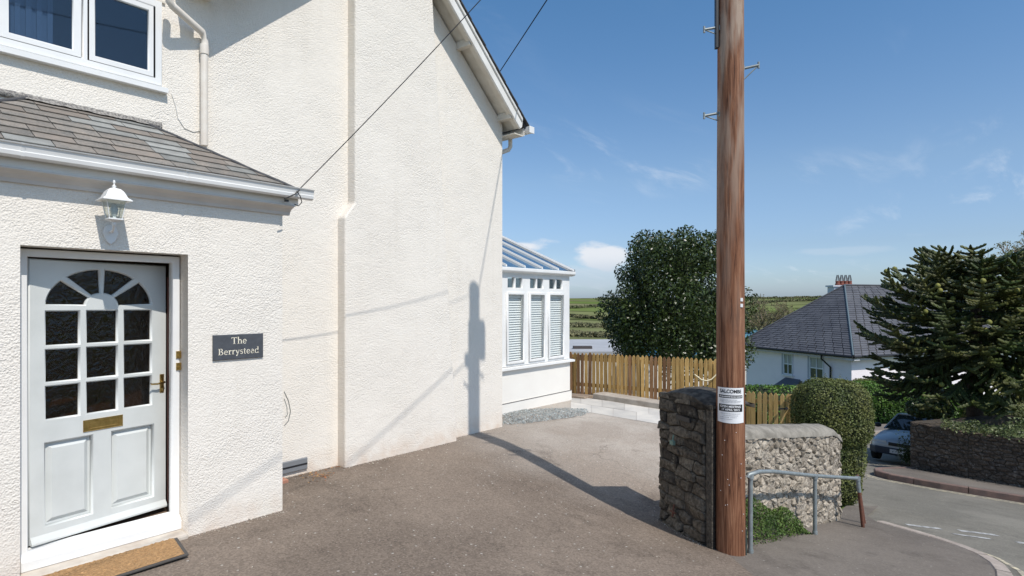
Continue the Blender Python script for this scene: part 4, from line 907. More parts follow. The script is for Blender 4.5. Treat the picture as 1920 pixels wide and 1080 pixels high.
# door mat
mt = thing('door_mat', (-4.75, 1.35, -1.88), 'brown coir door mat with a grey rubber edge in front of the doorstep', 'door mat')
a, b, c_ = on_drive(322, 996), on_drive(353, 1038), on_drive(20, 1066)
mz = -1.862
q0 = ray(322, 994); q0 = q0 * (mz / q0.z); q1 = ray(354, 1038); q1 = q1 * (mz / q1.z)
q0x = -4.905
yR = 1.80; 
def mat_pt(t, s): # t along the wall 0 right..1 left, s across 0 at door..1 outer
    A = Vector((-4.95, 1.775, mz)); B = Vector((q1.x, q1.y, mz)); dirL = Vector((0.012, -1, 0)); return A.lerp(B, s) + dirL * 1.15 * t
mb = MB(); mb.prism([mat_pt(0, 0), mat_pt(0, 1), mat_pt(1, 1), mat_pt(1, 0)], (0, 0, -.016)); bev(mb.build('rubber_backing', M_RUBBER, mt), .003)
def coir():
    mb = MB(); nx, ny = 46, 90; vs = []
    for i in range(ny + 1):
        for j in range(nx + 1):
            s = .05 + .90 * j / nx; t = .022 + .96 * i / ny; p = mat_pt(t, s); p.z = mz + .012 + .004 * math.sin(j * 1.9) + rs.uniform(-.004, .004)
            if j in (0, nx) or i in (0, ny): p.z = mz + .001
            vs.append(p)
    n = nx + 1; mb.add(vs, [(i * n + j, i * n + j + 1, (i + 1) * n + j + 1, (i + 1) * n + j) for i in range(ny) for j in range(nx)]); mb.build('coir_pile', M_COIR, mt)
coir()
# small terracotta brick and dry leaves by the porch corner
c = on_drive(536, 907); mb = MB(); mb.cbox((c.x - .14, c.y - .16, c.z - .01), (.12, 0, 0), (0, .20, 0), (0, 0, .05), .012); meta(mb.build('brick', M_TERRA, None), 'orange terracotta brick lying in the corner behind the porch', 'brick')
def scatter_flakes(name, cs, m, size, label, cat=None, kind='stuff'):
    mb = MB()
    for (x, y, z) in cs:
        a = rs.uniform(0, 6.28); u = Vector((math.cos(a), math.sin(a), rs.uniform(-.2, .3))) * size * rs.uniform(.5, 1); v = Vector((-math.sin(a), math.cos(a), rs.uniform(-.2, .4))) * size * .5 * rs.uniform(.5, 1)
        p = Vector((x, y, z + size * .25)); mb.add([p - u, p - v, p + u, p + v], [(0, 1, 2, 3)])
    o = mb.build(name, m); meta(o, label, cat, kind=kind); return o
cs = []
for _ in range(70):
    p = on_drive(rs.gauss(600, 14), rs.gauss(893, 5)); cs.append((p.x, p.y, p.z))
for _ in range(40):
    p = onX(rs.uniform(560, 700), 0, WX + .03 + rs.random() * .05); cs.append((p.x, p.y, drive_z(p.x, p.y)))
scatter_flakes('fallen_leaves', cs, M_DRYLEAF, .022, 'dry brown leaves scattered at the foot of the gable wall', 'leaves')

def grit():
    r2 = random.Random(12); mb = MB(); pts = []
    runs = [((WX, 2.7), (WX, 3.85), 260), ((-5.772, 3.86), (-5.772, 5.68), 420), ((WX, 5.7), (WX, 6.79), 260), ((PX, 1.88), (PX, 2.68), 180), ((-2.70, 5.60), (-2.06, 5.23), 200), ((-2.0, 5.2), (-1.9, 6.0), 60), ((-1.98, 5.7), (-1.49, 8.1), 260)]
    for a, b, n in runs:
        a, b = Vector((*a, 0)), Vector((*b, 0)); d = (b - a).normalized(); out = Vector((d.y, -d.x, 0)); out = out if out.x > 0 or abs(out.x) < 1e-6 else -out
        if a == Vector((-2.70, 5.60, 0)): out = Vector((-.5, -.86, 0))
        for _ in range(n):
            p = a.lerp(b, r2.random()) + out * (abs(r2.gauss(0, .035)) + .004); s_ = r2.uniform(.002, .008) * (1.6 if r2.random() < .08 else 1); z = max(drive_z(p.x, p.y), street(p.y)) if p.x > -2.2 else drive_z(p.x, p.y); c_ = Vector((p.x, p.y, z + s_ * .3))
            v = [c_ + Vector((r2.uniform(-1, 1), r2.uniform(-1, 1), r2.uniform(-.3, 1))) * s_ for _ in range(4)]; mb.add(v, [(0, 1, 2), (0, 3, 1), (1, 3, 2), (2, 3, 0)])
    for _ in range(420):
        x, y = r2.uniform(-5.6, -1.9), r2.uniform(1.5, 8.5); s_ = r2.uniform(.003, .010); c_ = Vector((x, y, drive_z(x, y) + s_ * .2))
        v = [c_ + Vector((r2.uniform(-1, 1), r2.uniform(-1, 1), r2.uniform(-.2, .6))) * s_ for _ in range(4)]; mb.add(v, [(0, 1, 2), (0, 3, 1), (1, 3, 2), (2, 3, 0)])
    meta(mb.build('grit', M_CHIP), 'pale grit and loose chippings along the wall foot and over the drive', 'grit', kind='stuff')
grit()
# ------------------------------------------------------------------ conservatory
cons = thing('conservatory', (-8.0, 8.2, -2.0), 'white conservatory with blinds and a glass roof beyond the gable wall', 'conservatory')
CX, CY0, CY1 = -6.62, YR + .003, 9.70
M_CWALL = mat('smooth_cream_render', (.80, .775, .725), (.77, .74, .69), scale=2, rough=.85)
mb = MB(); mb.box(-9.6, CX, CY0, CY1 - .02, -2.2, -1.205); mb.build('dwarf_wall', M_CWALL, cons)
mb = MB(); mb.box(CX + .001, CX + .03, CY0, CY1 - .005, -2.1, -1.80); mb.build('plinth', M_CWALL, cons)
mb = MB(); mb.box(CX + .0305, CX + .036, CY0, CY1 - .003, -1.80, -1.787); mb.box(CX + .001, CX + .036, CY0, CY1 - .003, -1.7995, -1.787) if False else None; mb.build('damp_course_strip', mat('grey_strip', (.16, .15, .14), rough=.8), cons)
mb = MB(); mb.prism([(CX - .1, CY0, -1.165), (CX + .075, CY0, -1.178), (CX + .075, CY0, -1.215), (CX - .1, CY0, -1.215)], (0, CY1 + .05 - CY0, 0)); mb.build('sill', M_WHITE, cons)
# vertical frame grid: main lights and transom lights
lights = [(7.13, 7.55), (7.735, 8.18), (8.375, 8.81), (8.975, 9.445)]
def cframe():
    holes = []
    for a, b in lights:
        holes.append([(a, -1.085), (b, -1.085), (b, .135), (a, .135)])
        m_ = (a + b) / 2; holes.append([(a + .02, .245), (m_ - .02, .245), (m_ - .02, .43), (a + .02, .43)]); holes.append([(m_ + .02, .245), (b - .02, .245), (b - .02, .43), (m_ + .02, .43)])
    fr = plate('frame', [(CY0, -1.164), (CY1 - .02, -1.164), (CY1 - .02, .50), (CY0, .50)], holes, .07, FR(CX - .045), M_WHITE, cons, bevel=.006)
    for i, (a, b) in enumerate(lights):
        plate('sash', [(a - .035, -1.115), (b + .035, -1.115), (b + .035, .165), (a - .035, .165)], [[(a + .012, -1.07), (b - .012, -1.07), (b - .012, .12), (a + .012, .12)]], .035, FR(CX + .004), M_WHITE, fr, bevel=.006)
        mb = MB(); mb.add([(CX - .01, a, -1.08), (CX - .01, b, -1.08), (CX - .01, b, .13), (CX - .01, a, .13)], [(0, 1, 2, 3)]); mb.build('pane', M_CGL, fr)
        m_ = (a + b) / 2
        mb = MB(); mb.add([(CX - .03, a + .01, .24), (CX - .03, m_ - .01, .24), (CX - .03, m_ - .01, .435), (CX - .03, a + .01, .435)], [(0, 1, 2, 3)]); mb.build('pane', M_CGL, fr)
        mb = MB(); mb.add([(CX - .03, m_ + .01, .24), (CX - .03, b - .01, .24), (CX - .03, b - .01, .435), (CX - .03, m_ + .01, .435)], [(0, 1, 2, 3)]); mb.build('pane', M_CGL, fr)
        # venetian blind
        bl = bpy.data.objects.new('blind', None); COL.objects.link(bl); bl.parent = cons; bl.location = Vector((CX - .07, a, -1.0)) - wloc(cons)
        mb = MB(); mb.box(CX - .085, CX - .055, a - .005, b + .02, .06, .12); mb.build('head_rail', M_BLIND, bl)
        first = None; n = 26
        for k in range(n):
            z = -1.07 + k * .0435
            if first is None:
                mb = MB(); mb.prism([(CX - .085, a - .005, z + .045), (CX - .060, a - .005, z + .004), (CX - .0585, a - .005, z + .005), (CX - .0835, a - .005, z + .046)], (0, b - a + .02, 0))
                first = mb.build('slat', M_BLIND, bl, loc=(CX - .075, a, z))
            else: dup(first, (CX - .075, a, z), bl)
M_CGL = glass_mat('conservatory_glass', (.90, .93, .93), refl=1.35)
cframe()
mb = MB(); mb.box(-9.6, CX - .09, CY1 - .09, CY1 - .03, -1.2, .5); mb.box(CX - .9, CX - .88, CY0, CY1 - .1, -1.2, .45); mb.build('end_frame', mat('dim_conservatory_room', (.42, .44, .44), rough=.9), cons)
# gutter and glass roof sloping up to the house
mb = MB(); mb.prism([(CX - .02, CY0, .50), (CX + .06, CY0, .515), (CX + .09, CY0, .54), (CX + .09, CY0, .60), (CX - .02, CY0, .60)], (0, CY1 + .06 - CY0, 0)); bev(mb.build('gutter', M_WHITE, cons), .008)
ce = Vector((CX + .04, CY1 + .03, .605))
# ridge end chosen so the verge rises to the corner seen in the picture
q = ray(943, 446); rx = -8.55; t_ = None
A_ = ce; 
def roofz(x): return .605 + (CX + .04 - x) * RP
# project: find pitch so that verge crosses x=943 at y=446
best = None
for k in range(20, 140):
    RP = k / 100; 
    for j in range(200):
        X_ = CX + .04 - j * .02; P_ = Vector((X_, CY1 + .03, .605 + (CX + .04 - X_) * RP)); D_ = -SN * P_.x + CS * P_.y; px = 960 + F_PX * (CS * P_.x + SN * P_.y) / D_
        if px < 943:
            py = 565 - F_PX * P_.z / D_
            if best is None or abs(py - 446) < best[0]: best = (abs(py - 446), RP)
            break
RP = best[1]
def rp(d, y, h=0): return Vector((CX + .04 - d, y, .605 + d * RP + h))
rl = 2.35
mb = MB(); mb.prism([rp(0, CY0), rp(0, CY1 + .02), rp(rl, CY1 + .02), rp(rl, CY0)], (0, 0, .012)); mb.build('glass_roof', M_GLASSR, cons)
for y in (CY1 + .03, 9.2, 8.68, 8.16, 7.64, 7.12):
    mb = MB(); w = .05 if y > 9.6 else .034; mb.prism([rp(-.02, y - w / 2, .014), rp(-.02, y + w / 2, .014), rp(-.02, y + w / 2 * .5, .05), rp(-.02, y - w / 2 * .5, .05)], rp(rl, 0) - rp(-.02, 0)); mb.build('glazing_bar', M_WHITE, cons)
mb = MB(); mb.prism([rp(-.02, CY1 + .055, -.06), rp(rl, CY1 + .055, -.06), rp(rl, CY1 + .055, .045), rp(-.02, CY1 + .055, .045)], (0, .02, 0)); mb.build('verge_trim', mat('dark_verge', (.05, .06, .07), rough=.4), cons)
mb = MB(); mb.box(CX - rl - .1, CX - rl + .06, CY0, CY1 + .06, .5 + rl * RP - .1, .62 + rl * RP + .06); mb.build('ridge', M_WHITE, cons)

# gravel bed, paving and sleeper
def gravel():
    cs = []; base = MB()
    n = 0; r2 = random.Random(3)
    poly = [(943, 772), (1000, 768), (1060, 766), (1098, 768), (1106, 774), (1090, 781), (1040, 788), (985, 795), (943, 797)]
    W_ = [on_drive(x, y) for x, y in poly]
    x0, x1 = min(p.x for p in W_), max(p.x for p in W_); y0, y1 = min(p.y for p in W_), max(p.y for p in W_)
    def inside(x, y):
        c = False
        for i in range(len(W_)):
            a, b = W_[i], W_[(i + 1) % len(W_)]
            if (a.y > y) != (b.y > y) and x < (b.x - a.x) * (y - a.y) / (b.y - a.y) + a.x: c = not c
        return c
    mb = MB()
    while n < 5200:
        x, y = r2.uniform(x0 - .1, x1), r2.uniform(y0 - .3, y1)
        if x < CX + .01 or not inside(x, y): 
            if not (r2.random() < .004 and x > CX): continue
        n += 1; s = r2.uniform(.008, .017); p = Vector((x, y, drive_z(x, y) + s * .4 + r2.random() * .01))
        v = [p + Vector((r2.uniform(-1, 1), r2.uniform(-1, 1), r2.uniform(-.3, 1))) * s for _ in range(4)]; mb.add(v, [(0, 1, 2), (0, 3, 1), (1, 3, 2), (2, 3, 0)])
    meta(mb.build('gravel', M_GRAVEL), 'blue-grey gravel bed at the foot of the conservatory wall', 'gravel', kind='stuff')
gravel()
def paving():
    root = bpy.data.objects.new('paving', None); COL.objects.link(root); root.location = (-5.6, 10, -2); meta(root, kind='structure')
    A, B, C, D = on_drive(1072, 765), on_drive(1240, 797), on_drive(1240, 766), on_drive(1075, 744)
    A, D = on_drive(1070, 768), on_drive(1070, 743)
    r2 = random.Random(9); nc = 4; nr = 2
    for j in range(nr):
        for i in range(nc + 1):
            o_ = .5 if j else 0
            u0, u1 = max(0, (i - o_) / nc), min(1, (i + 1 - o_) / nc)
            if u1 - u0 < .03: continue
            u0 += .0015; u1 -= .0015; v0, v1 = j / nr + .005, (j + 1) / nr - .005
            P = lambda u, v: (A.lerp(B, u)).lerp(D.lerp(C, u), v) + Vector((0, 0, -.02))
            mb = MB(); mb.prism([P(u0, v0), P(u1, v0), P(u1, v1), P(u0, v1)], (0, 0, .030 + r2.uniform(-.002, .002))); mb.build('paving_slab', M_PAVE, root)
    s0, s1 = on_drive(1112, 748), on_drive(1260, 772); d = s1 - s0; n = Vector((-d.y, d.x, 0)).normalized()
    mb = MB(); mb.cbox(s0 + Vector((0, 0, -.05)), d, n * .35, (0, 0, .165), .012); meta(mb.build('edging_kerb', M_CONC, None), 'low pale kerb along the bottom of the picket fence', 'kerb')
    s0 = on_drive(1072, 745); mb = MB(); mb.cbox(s0 + Vector((0, -.1, -.05)), (.35, .05, 0), (0, .35, 0), (0, 0, .10), .01); meta(mb.build('stone_slab', M_SLEEPER, None), 'small tan stone slab between the conservatory corner and the fence', 'stone slab')
paving()

# ------------------------------------------------------------------ picket fences
def picket_proto(w, h, th, ux, uy):
    mb = MB(); U = Vector((ux, uy, 0)); Nn = Vector((uy, -ux, 0)) * th
    pl = [U * (-w / 2), U * (w / 2), U * (w / 2) + Vector((0, 0, h - .05)), U * (w * .22) + Vector((0, 0, h - .012)), Vector((0, 0, h)), U * (-w * .22) + Vector((0, 0, h - .012)), U * (-w / 2) + Vector((0, 0, h - .05))]
    mb.prism(pl, Nn); return mb.mesh('picket')
def fence(name, A, B, z0, z1, spacing, w, label, m, cols, group, rails=(.18, .80)):
    A, B = Vector((*A, z0)), Vector((*B, z0)); d = (B - A); L_ = d.length; u = d.normalized(); root = thing(name, A.lerp(B, .5), label, 'fence', group); n = round(L_ / spacing); h = z1 - z0
    me = picket_proto(w, h, .018, u.x, u.y); nn = Vector((u.y, -u.x, 0))
    meshes = [me]
    for q in (.93, 1.05): meshes.append(picket_proto(w * q, h * (1 + (q - 1) * .12), .018, u.x, u.y))
    r2 = random.Random(hash(name) % 7 + 3)
    for mm in meshes: mm.materials.append(m)
    for i in range(n + 1):
        p = A + u * (L_ * i / n + r2.uniform(-.007, .007)) + Vector((0, 0, r2.uniform(-.008, .008)))
        o = bpy.data.objects.new('picket', r2.choice(meshes)); COL.objects.link(o); o.parent = root; o.location = p - root.location; o.rotation_euler = (0, r2.uniform(-.012, .012), r2.uniform(-.02, .02))
        if cols and r2.random() < cols[0]: o.data = o.data.copy(); o.data.materials.clear(); o.data.materials.append(cols[1])
    for f in rails:
        mb = MB(); mb.fbox(A - nn * .003 + Vector((0, 0, h * f)), d, -nn * .035, (0, 0, .075)); mb.build('rail', m, root)
    k = 0; step = 1.45
    while k * step < L_ + .1:
        p = A + u * min(k * step + .04, L_ - .05) - nn * .04; mb = MB(); mb.fbox(p - u * .04 + Vector((0, 0, -.6)), u * .08, -nn * .08, (0, 0, .6 + h - .06)); mb.build('post', m, root); k += 1
    return root
M_FENCED = wood_mat('dark_stained_picket', (.15, .075, .035), (.24, .13, .06), (.32, .19, .10), sc=(22, 22, 2.2), objr=.25)
fA, fB = atD(1071, 700, 12.6), atD(1350, 700, 11.05)
fence('picket_fence', (fA.x, fA.y), (fB.x, fB.y), -2.0, -1.105, .0885, .070, 'long tan picket fence behind the paving, left of the telegraph pole', M_FENCE, (.16, M_FENCED), 'picket fences')
fA2, fB2 = atD(1352, 760, 11.02), atD(1478, 760, 10.35)
f2 = fence('picket_fence', (fA2.x, fA2.y), (fB2.x, fB2.y), -2.75, -1.665, .094, .072, 'short golden picket fence behind the stone wall, right of the telegraph pole', M_FENCE2, None, 'picket fences')
f2['group'] = 'picket fences'
pz = atD(1487, 740, 10.28); mb = MB(); mb.box(pz.x - .05, pz.x + .05, pz.y - .05, pz.y + .05, -2.9, pz.z - .0); bev(mb.build('gate_post', M_FENCE2, f2), .008)
mb = MB(); a = atD(1463, 793, 10.3); b = atD(1487, 744, 10.2); mb.tube([a, b], .022, 4); mb.build('brace', M_FENCE2, f2)
mb = MB(); c = atD(1470, 768, 10.2); rr = Vector((CS, SN, 0)); mb.fbox(c - rr * .10, rr * .17, Vector((0, .03, 0)), (0, 0, .028)); mb.fbox(c + rr * .03, rr * .03, Vector((0, -.03, 0)), (0, 0, .05)); mb.build('gate_latch', M_BLACK, f2)
wire('hose', [atD(x, y, 11.05) + Vector((0, -.02, 0)) for x, y in ((1303, 702), (1308, 706), (1316, 712), (1326, 714), (1335, 711), (1343, 703), (1352, 690))] , .014, M_ROPE, 'cream hose hanging from the picket fence beside the telegraph pole', 'hose')

# ------------------------------------------------------------------ stone pillar and boundary wall
def stone(mb_or_none, O, es, ez, n, s0, s1, z0, z1, proud, r2, deep=.05):
    """irregular rubble stone on a face: origin O, along es, up ez, outward n"""
    pts = []; jx, jz = (s1 - s0) * .10, (z1 - z0) * .14
    corners = [(s0, z0), ((s0 + s1) / 2, z0), (s1, z0), (s1, (z0 + z1) / 2), (s1, z1), ((s0 + s1) / 2, z1), (s0, z1), (s0, (z0 + z1) / 2)]
    pts = []
    for i, (s, z) in enumerate(corners):
        k = .9 if i % 2 else .45
        ds, dz = r2.uniform(0, 1) * jx * k, r2.uniform(0, 1) * jz * k; cs_, cz_ = (s0 + s1) / 2, (z0 + z1) / 2
        pts.append((s + (ds if s < cs_ else -ds if s > cs_ else r2.uniform(-1, 1) * jx), z + (dz if z < cz_ else -dz if z > cz_ else r2.uniform(-1, 1) * jz * .4)))
    cs_, cz_ = (s0 + s1) / 2, (z0 + z1) / 2; ins = min(s1 - s0, z1 - z0) * .16
    vs = [O + es * s + ez * z - n * deep for s, z in pts]
    mid = [O + es * s + ez * z + n * (proud * .35 + r2.uniform(-.004, .004)) for s, z in pts]
    def inset(s, z): return (s + (ins if s < cs_ - 1e-4 else -ins if s > cs_ + 1e-4 else 0), z + (ins if z < cz_ - 1e-4 else -ins if z > cz_ + 1e-4 else 0))
    top = [O + es * inset(s, z)[0] + ez * inset(s, z)[1] + n * (proud + r2.uniform(-.007, .007)) for s, z in pts]
    c = O + es * (cs_ + r2.uniform(-.1, .1) * (s1 - s0)) + ez * cz_ + n * (proud + r2.uniform(0, .012))
    V = vs + mid + top + [c]; fs = []
    for i in range(8):
        j = (i + 1) % 8; fs += [(i, j, 8 + j, 8 + i), (8 + i, 8 + j, 16 + j, 16 + i), (16 + i, 16 + j, 24)]
    if es.cross(ez).dot(n) < 0: fs = [f[::-1] for f in fs]
    mb_or_none.add(V, fs)
def rubble_face(O, es, n, L_, zlo, zhi, hr, wr, proud, m, parent, r2, name='stone', joined=False, gap=.008):
    """zlo, zhi: functions of s"""
    ez = Vector((0, 0, 1)); z = min(zlo(s) for s in (0, L_ / 2, L_)) - .02; J = MB()
    while z < max(zhi(0), zhi(L_ / 2), zhi(L_)) - .02:
        h = r2.uniform(*hr); s = -r2.uniform(0, wr[0])
        while s < L_ - .01:
            w = r2.uniform(*wr); a, b = max(0, s), min(L_, s + w)
            if b - a > .03:
                sm_ = (a + b) / 2; lo = max(z, zlo(sm_) - .05); hi = min(z + h, zhi(sm_) - .0)
                if hi - lo > .025:
                    if h > .11 and (b - a) < .22 and r2.random() < .35:
                        mid_ = lo + (hi - lo) * r2.uniform(.4, .6); parts = [(lo, mid_), (mid_, hi)]
                    else: parts = [(lo, hi)]
                    for (l_, h_) in parts:
                        tgt = J if joined else MB()
                        tl = r2.uniform(-.006, .006)
                        stone(tgt, O, es, ez, n, a + gap / 2, b - gap / 2, l_ + gap / 2 + tl, h_ - gap / 2 + tl, proud * r2.uniform(.5, 1.4), r2)
                        if not joined: tgt.build(name, m, parent)
            s += w
        z += h
    if joined: o = J.build(name, m, parent); o['kind'] = 'stuff'
def voro_face(O, es, n, L_, zlo, zhi, w, h, jit, proud, m, parent, r2, name='stone', joined=False, gap=.006, rough=1.0):
    """rubble: Voronoi cells of a jittered coursed point set, each an irregular proud stone"""
    ez = Vector((0, 0, 1)); z0 = min(zlo(0), zlo(L_)); z1 = max(zhi(0), zhi(L_)); P = []; z = z0 - h; row = 0
    while z < z1 + h:
        hh = h * r2.uniform(.7, 1.35); s = -w * r2.random()
        while s < L_ + w:
            ww = w * r2.uniform(.5, 1.6)
            P.append((s + ww / 2 + r2.uniform(-1, 1) * jit * w, z + hh / 2 + r2.uniform(-1, 1) * jit * h))
            s += ww
        z += hh
    A = np.array(P); asp = w / h; J = MB()
    for i, (px, pz) in enumerate(P):
        if px < -w or px > L_ + w: continue
        d = (A[:, 0] - px) ** 2 + ((A[:, 1] - pz) * asp) ** 2; idx = np.argsort(d)[1:26]
        cell = [(0, z0 - .1), (L_, z0 - .1), (L_, z1 + .1), (0, z1 + .1)]
        for j in idx:
            qx, qz = A[j]; dx, dz = qx - px, (qz - pz) * asp * asp; c = (qx * qx - px * px) / 2 + asp * asp * (qz * qz - pz * pz) / 2
            cell = clip(cell, lambda p: c - (p[0] * dx + p[1] * dz))
            if len(cell) < 3: break
        if len(cell) < 3: continue
        cell = clip(cell, lambda p: p[1] - (zlo(p[0]))); cell = clip(cell, lambda p: zhi(p[0]) - p[1]) if len(cell) > 2 else cell
        if len(cell) < 3: continue
        # drop slivers
        cl = []
        for k in range(len(cell)):
            a, b = cell[k], cell[(k + 1) % len(cell)]
            if math.hypot(a[0] - b[0], a[1] - b[1]) > .010: cl.append(a)
        if len(cl) < 3: continue
        cx = sum(p[0] for p in cl) / len(cl); cz = sum(p[1] for p in cl) / len(cl)
        size = min(max(p[0] for p in cl) - min(p[0] for p in cl), max(p[1] for p in cl) - min(p[1] for p in cl))
        if size < .02: continue
        def sh(p, a): 
            dx, dz = p[0] - cx, p[1] - cz; l = math.hypot(dx, dz); k = max(.2, 1 - a / l); return (cx + dx * k, cz + dz * k)
        pr = proud * r2.uniform(.3, 1.5); nn = len(cl); tx, tz = r2.uniform(-.25, .25) * rough, r2.uniform(-.25, .25) * rough
        q0 = [sh(p, gap * .6) for p in cl]; q1 = [sh(p, gap + r2.uniform(0, .006)) for p in cl]; q2 = [sh(p, gap + size * r2.uniform(.14, .26)) for p in cl]
        W_ = lambda p, hgt: O + es * p[0] + ez * p[1] + n * hgt
        tilt = lambda p: (p[0] - cx) * tx * .5 + (p[1] - cz) * tz
        vs = [W_(p, -.05) for p in q0] + [W_(p, pr * .35 + tilt(p) + r2.uniform(-.003, .003)) for p in q1] + [W_(p, pr + tilt(p) + r2.uniform(-.005, .005) * rough) for p in q2] + [W_((cx, cz), pr * 1.1 + r2.uniform(-.003, .008) * rough)]
        fs = []
        for k in range(nn):
            k2 = (k + 1) % nn; fs += [(k, k2, nn + k2, nn + k), (nn + k, nn + k2, 2 * nn + k2, 2 * nn + k), (2 * nn + k, 2 * nn + k2, 3 * nn)]
        if es.cross(ez).dot(n) < 0: fs = [f[::-1] for f in fs]
        tgt = J if joined else MB(); tgt.add(vs, fs)
        if not joined: tgt.build(name, m, parent)
    if joined: o = J.build(name, m, parent); o['kind'] = 'stuff'
def pillar():
    root = thing('stone_pillar', (-2.35, 5.5, -2.3), 'dark rubble stone gate pillar with a rounded cement top beside the telegraph pole', 'pillar')
    P1, P2, P3 = Vector((-2.70, 5.60, 0)), Vector((-2.065, 5.235, 0)), Vector((-1.985, 5.18, 0))
    P4, P5 = Vector((-1.965, 5.66, 0)), Vector((-2.44, 5.98, 0))
    e = (P2 - P1); LA = e.length; es = e.normalized(); n = Vector((es.y, -es.x, 0)); 
    if n.dot(Vector((0, 0, 0)) - P1) < 0: n = -n
    # core
    inn = -n * .016
    core = [P1 + inn, P2 + inn + es * -.0, P3 + Vector((-.02, .02, 0)), P4 + Vector((-.02, 0, 0)), P5]
    mb = MB(); mb.prism([(p.x, p.y, -2.6) for p in core], (0, 0, 1.60)); mb.build('core', M_MORTAR, root)
    r2 = random.Random(21)
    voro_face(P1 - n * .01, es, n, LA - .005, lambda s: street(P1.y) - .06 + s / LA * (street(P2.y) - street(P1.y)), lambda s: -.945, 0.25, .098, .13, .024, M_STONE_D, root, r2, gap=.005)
    # right hand rendered corner strip
    e2 = P3 - P2; n2 = Vector((e2.y, -e2.x, 0)).normalized(); n2 = n2 if n2.y < 0 else -n2
    mb = MB(); mb.prism([(p.x, p.y, -2.6) for p in (P2 + n2 * .002, P3 + n2 * .002, P3 + Vector((.004, .03, 0)), P4, P4 - es * .1, P2 - n2 * .06)], (0, 0, 1.655)); bev(mb.build('rendered_corner', M_CORNERR, root), .015, 2)
    # side towards the house
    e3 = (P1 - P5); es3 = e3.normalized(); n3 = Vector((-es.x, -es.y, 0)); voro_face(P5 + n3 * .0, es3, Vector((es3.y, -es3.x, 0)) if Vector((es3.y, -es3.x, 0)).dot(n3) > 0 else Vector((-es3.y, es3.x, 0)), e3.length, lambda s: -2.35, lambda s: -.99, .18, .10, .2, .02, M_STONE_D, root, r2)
    # rounded top: arch from the left shoulder to the right corner
    prof = []
    Ltot = (P3 - P1).length; et = (P3 - P1).normalized()
    pts = [(-.008, -.955), (-.008, -.945), (.02, -.93), (.09, -.902), (.19, -.875), (.32, -.855), (.45, -.850), (.57, -.862), (.66, -.882), (.74, -.91), (.79, -.93), (.812, -.945), (.815, -.955)]
    N_ = 6; back = (P5 - P1); mb = MB(); vs = []
    for j in range(N_ + 1):
        t = j / N_; 
        for k, (s, z) in enumerate(pts):
            p = P1 + et * s + back * t * 1.02 + n * .006 * (1 if j == 0 else 0)
            dz = -.05 * (2 * t - 1) ** 2 * (1 if z > -.95 else 0) + .006 * mnoise.noise((s * 9, t * 5, 2)); vs.append((p.x, p.y, z + dz + (.02 if j == 0 and z > -1.1 else 0) * 0))
    m_ = len(pts); fs = [(j * m_ + k, j * m_ + k + 1, (j + 1) * m_ + k + 1, (j + 1) * m_ + k) for j in range(N_) for k in range(m_ - 1)]
    fs = [f[::-1] for f in fs]; fs += [tuple(range(m_)), tuple(range((N_ + 1) * m_ - 1, N_ * m_ - 1, -1)), ]
    mb.add(vs, fs, False); me = mb.mesh('coping'); import bmesh
    bm = bmesh.new(); bm.from_mesh(me); bmesh.ops.recalc_face_normals(bm, faces=bm.faces); bm.to_mesh(me); bm.free(); link_mesh('coping', me, M_COPE, root)
    # plate, hook, bracket on the face
    c = P1 + es * .36 + n * .04; mb = MB(); mb.fbox(c + Vector((0, 0, -1.155)), es * .21, n * .018, (0, 0, .045)); mb.build('name_plate', M_BLACK, root)
    c = P1 + es * .29 + n * .035; mb = MB(); mb.tube([c + Vector((0, 0, -1.33)), c + n * .012 + Vector((0, 0, -1.40))], .008, 6); mb.fbox(c - es * .025 + Vector((0, 0, -1.425)), es * .055, n * .03, (0, 0, .04)); mb.build('hinge_bracket', mat('verdigris', (.17, .26, .21), rough=.7), root)
    c = P1 + es * .30 + n * .035; mb = MB(); mb.tube([c + Vector((0, 0, -2.02)), c + n * .02 + Vector((0, 0, -2.14))], .010, 6); mb.tube([c - es * .04 + n * .02 + Vector((0, 0, -2.09)), c + es * .05 + n * .02 + Vector((0, 0, -2.09))], .008, 6); mb.build('gate_hook', M_RUST, root)
    return P4
pillar()
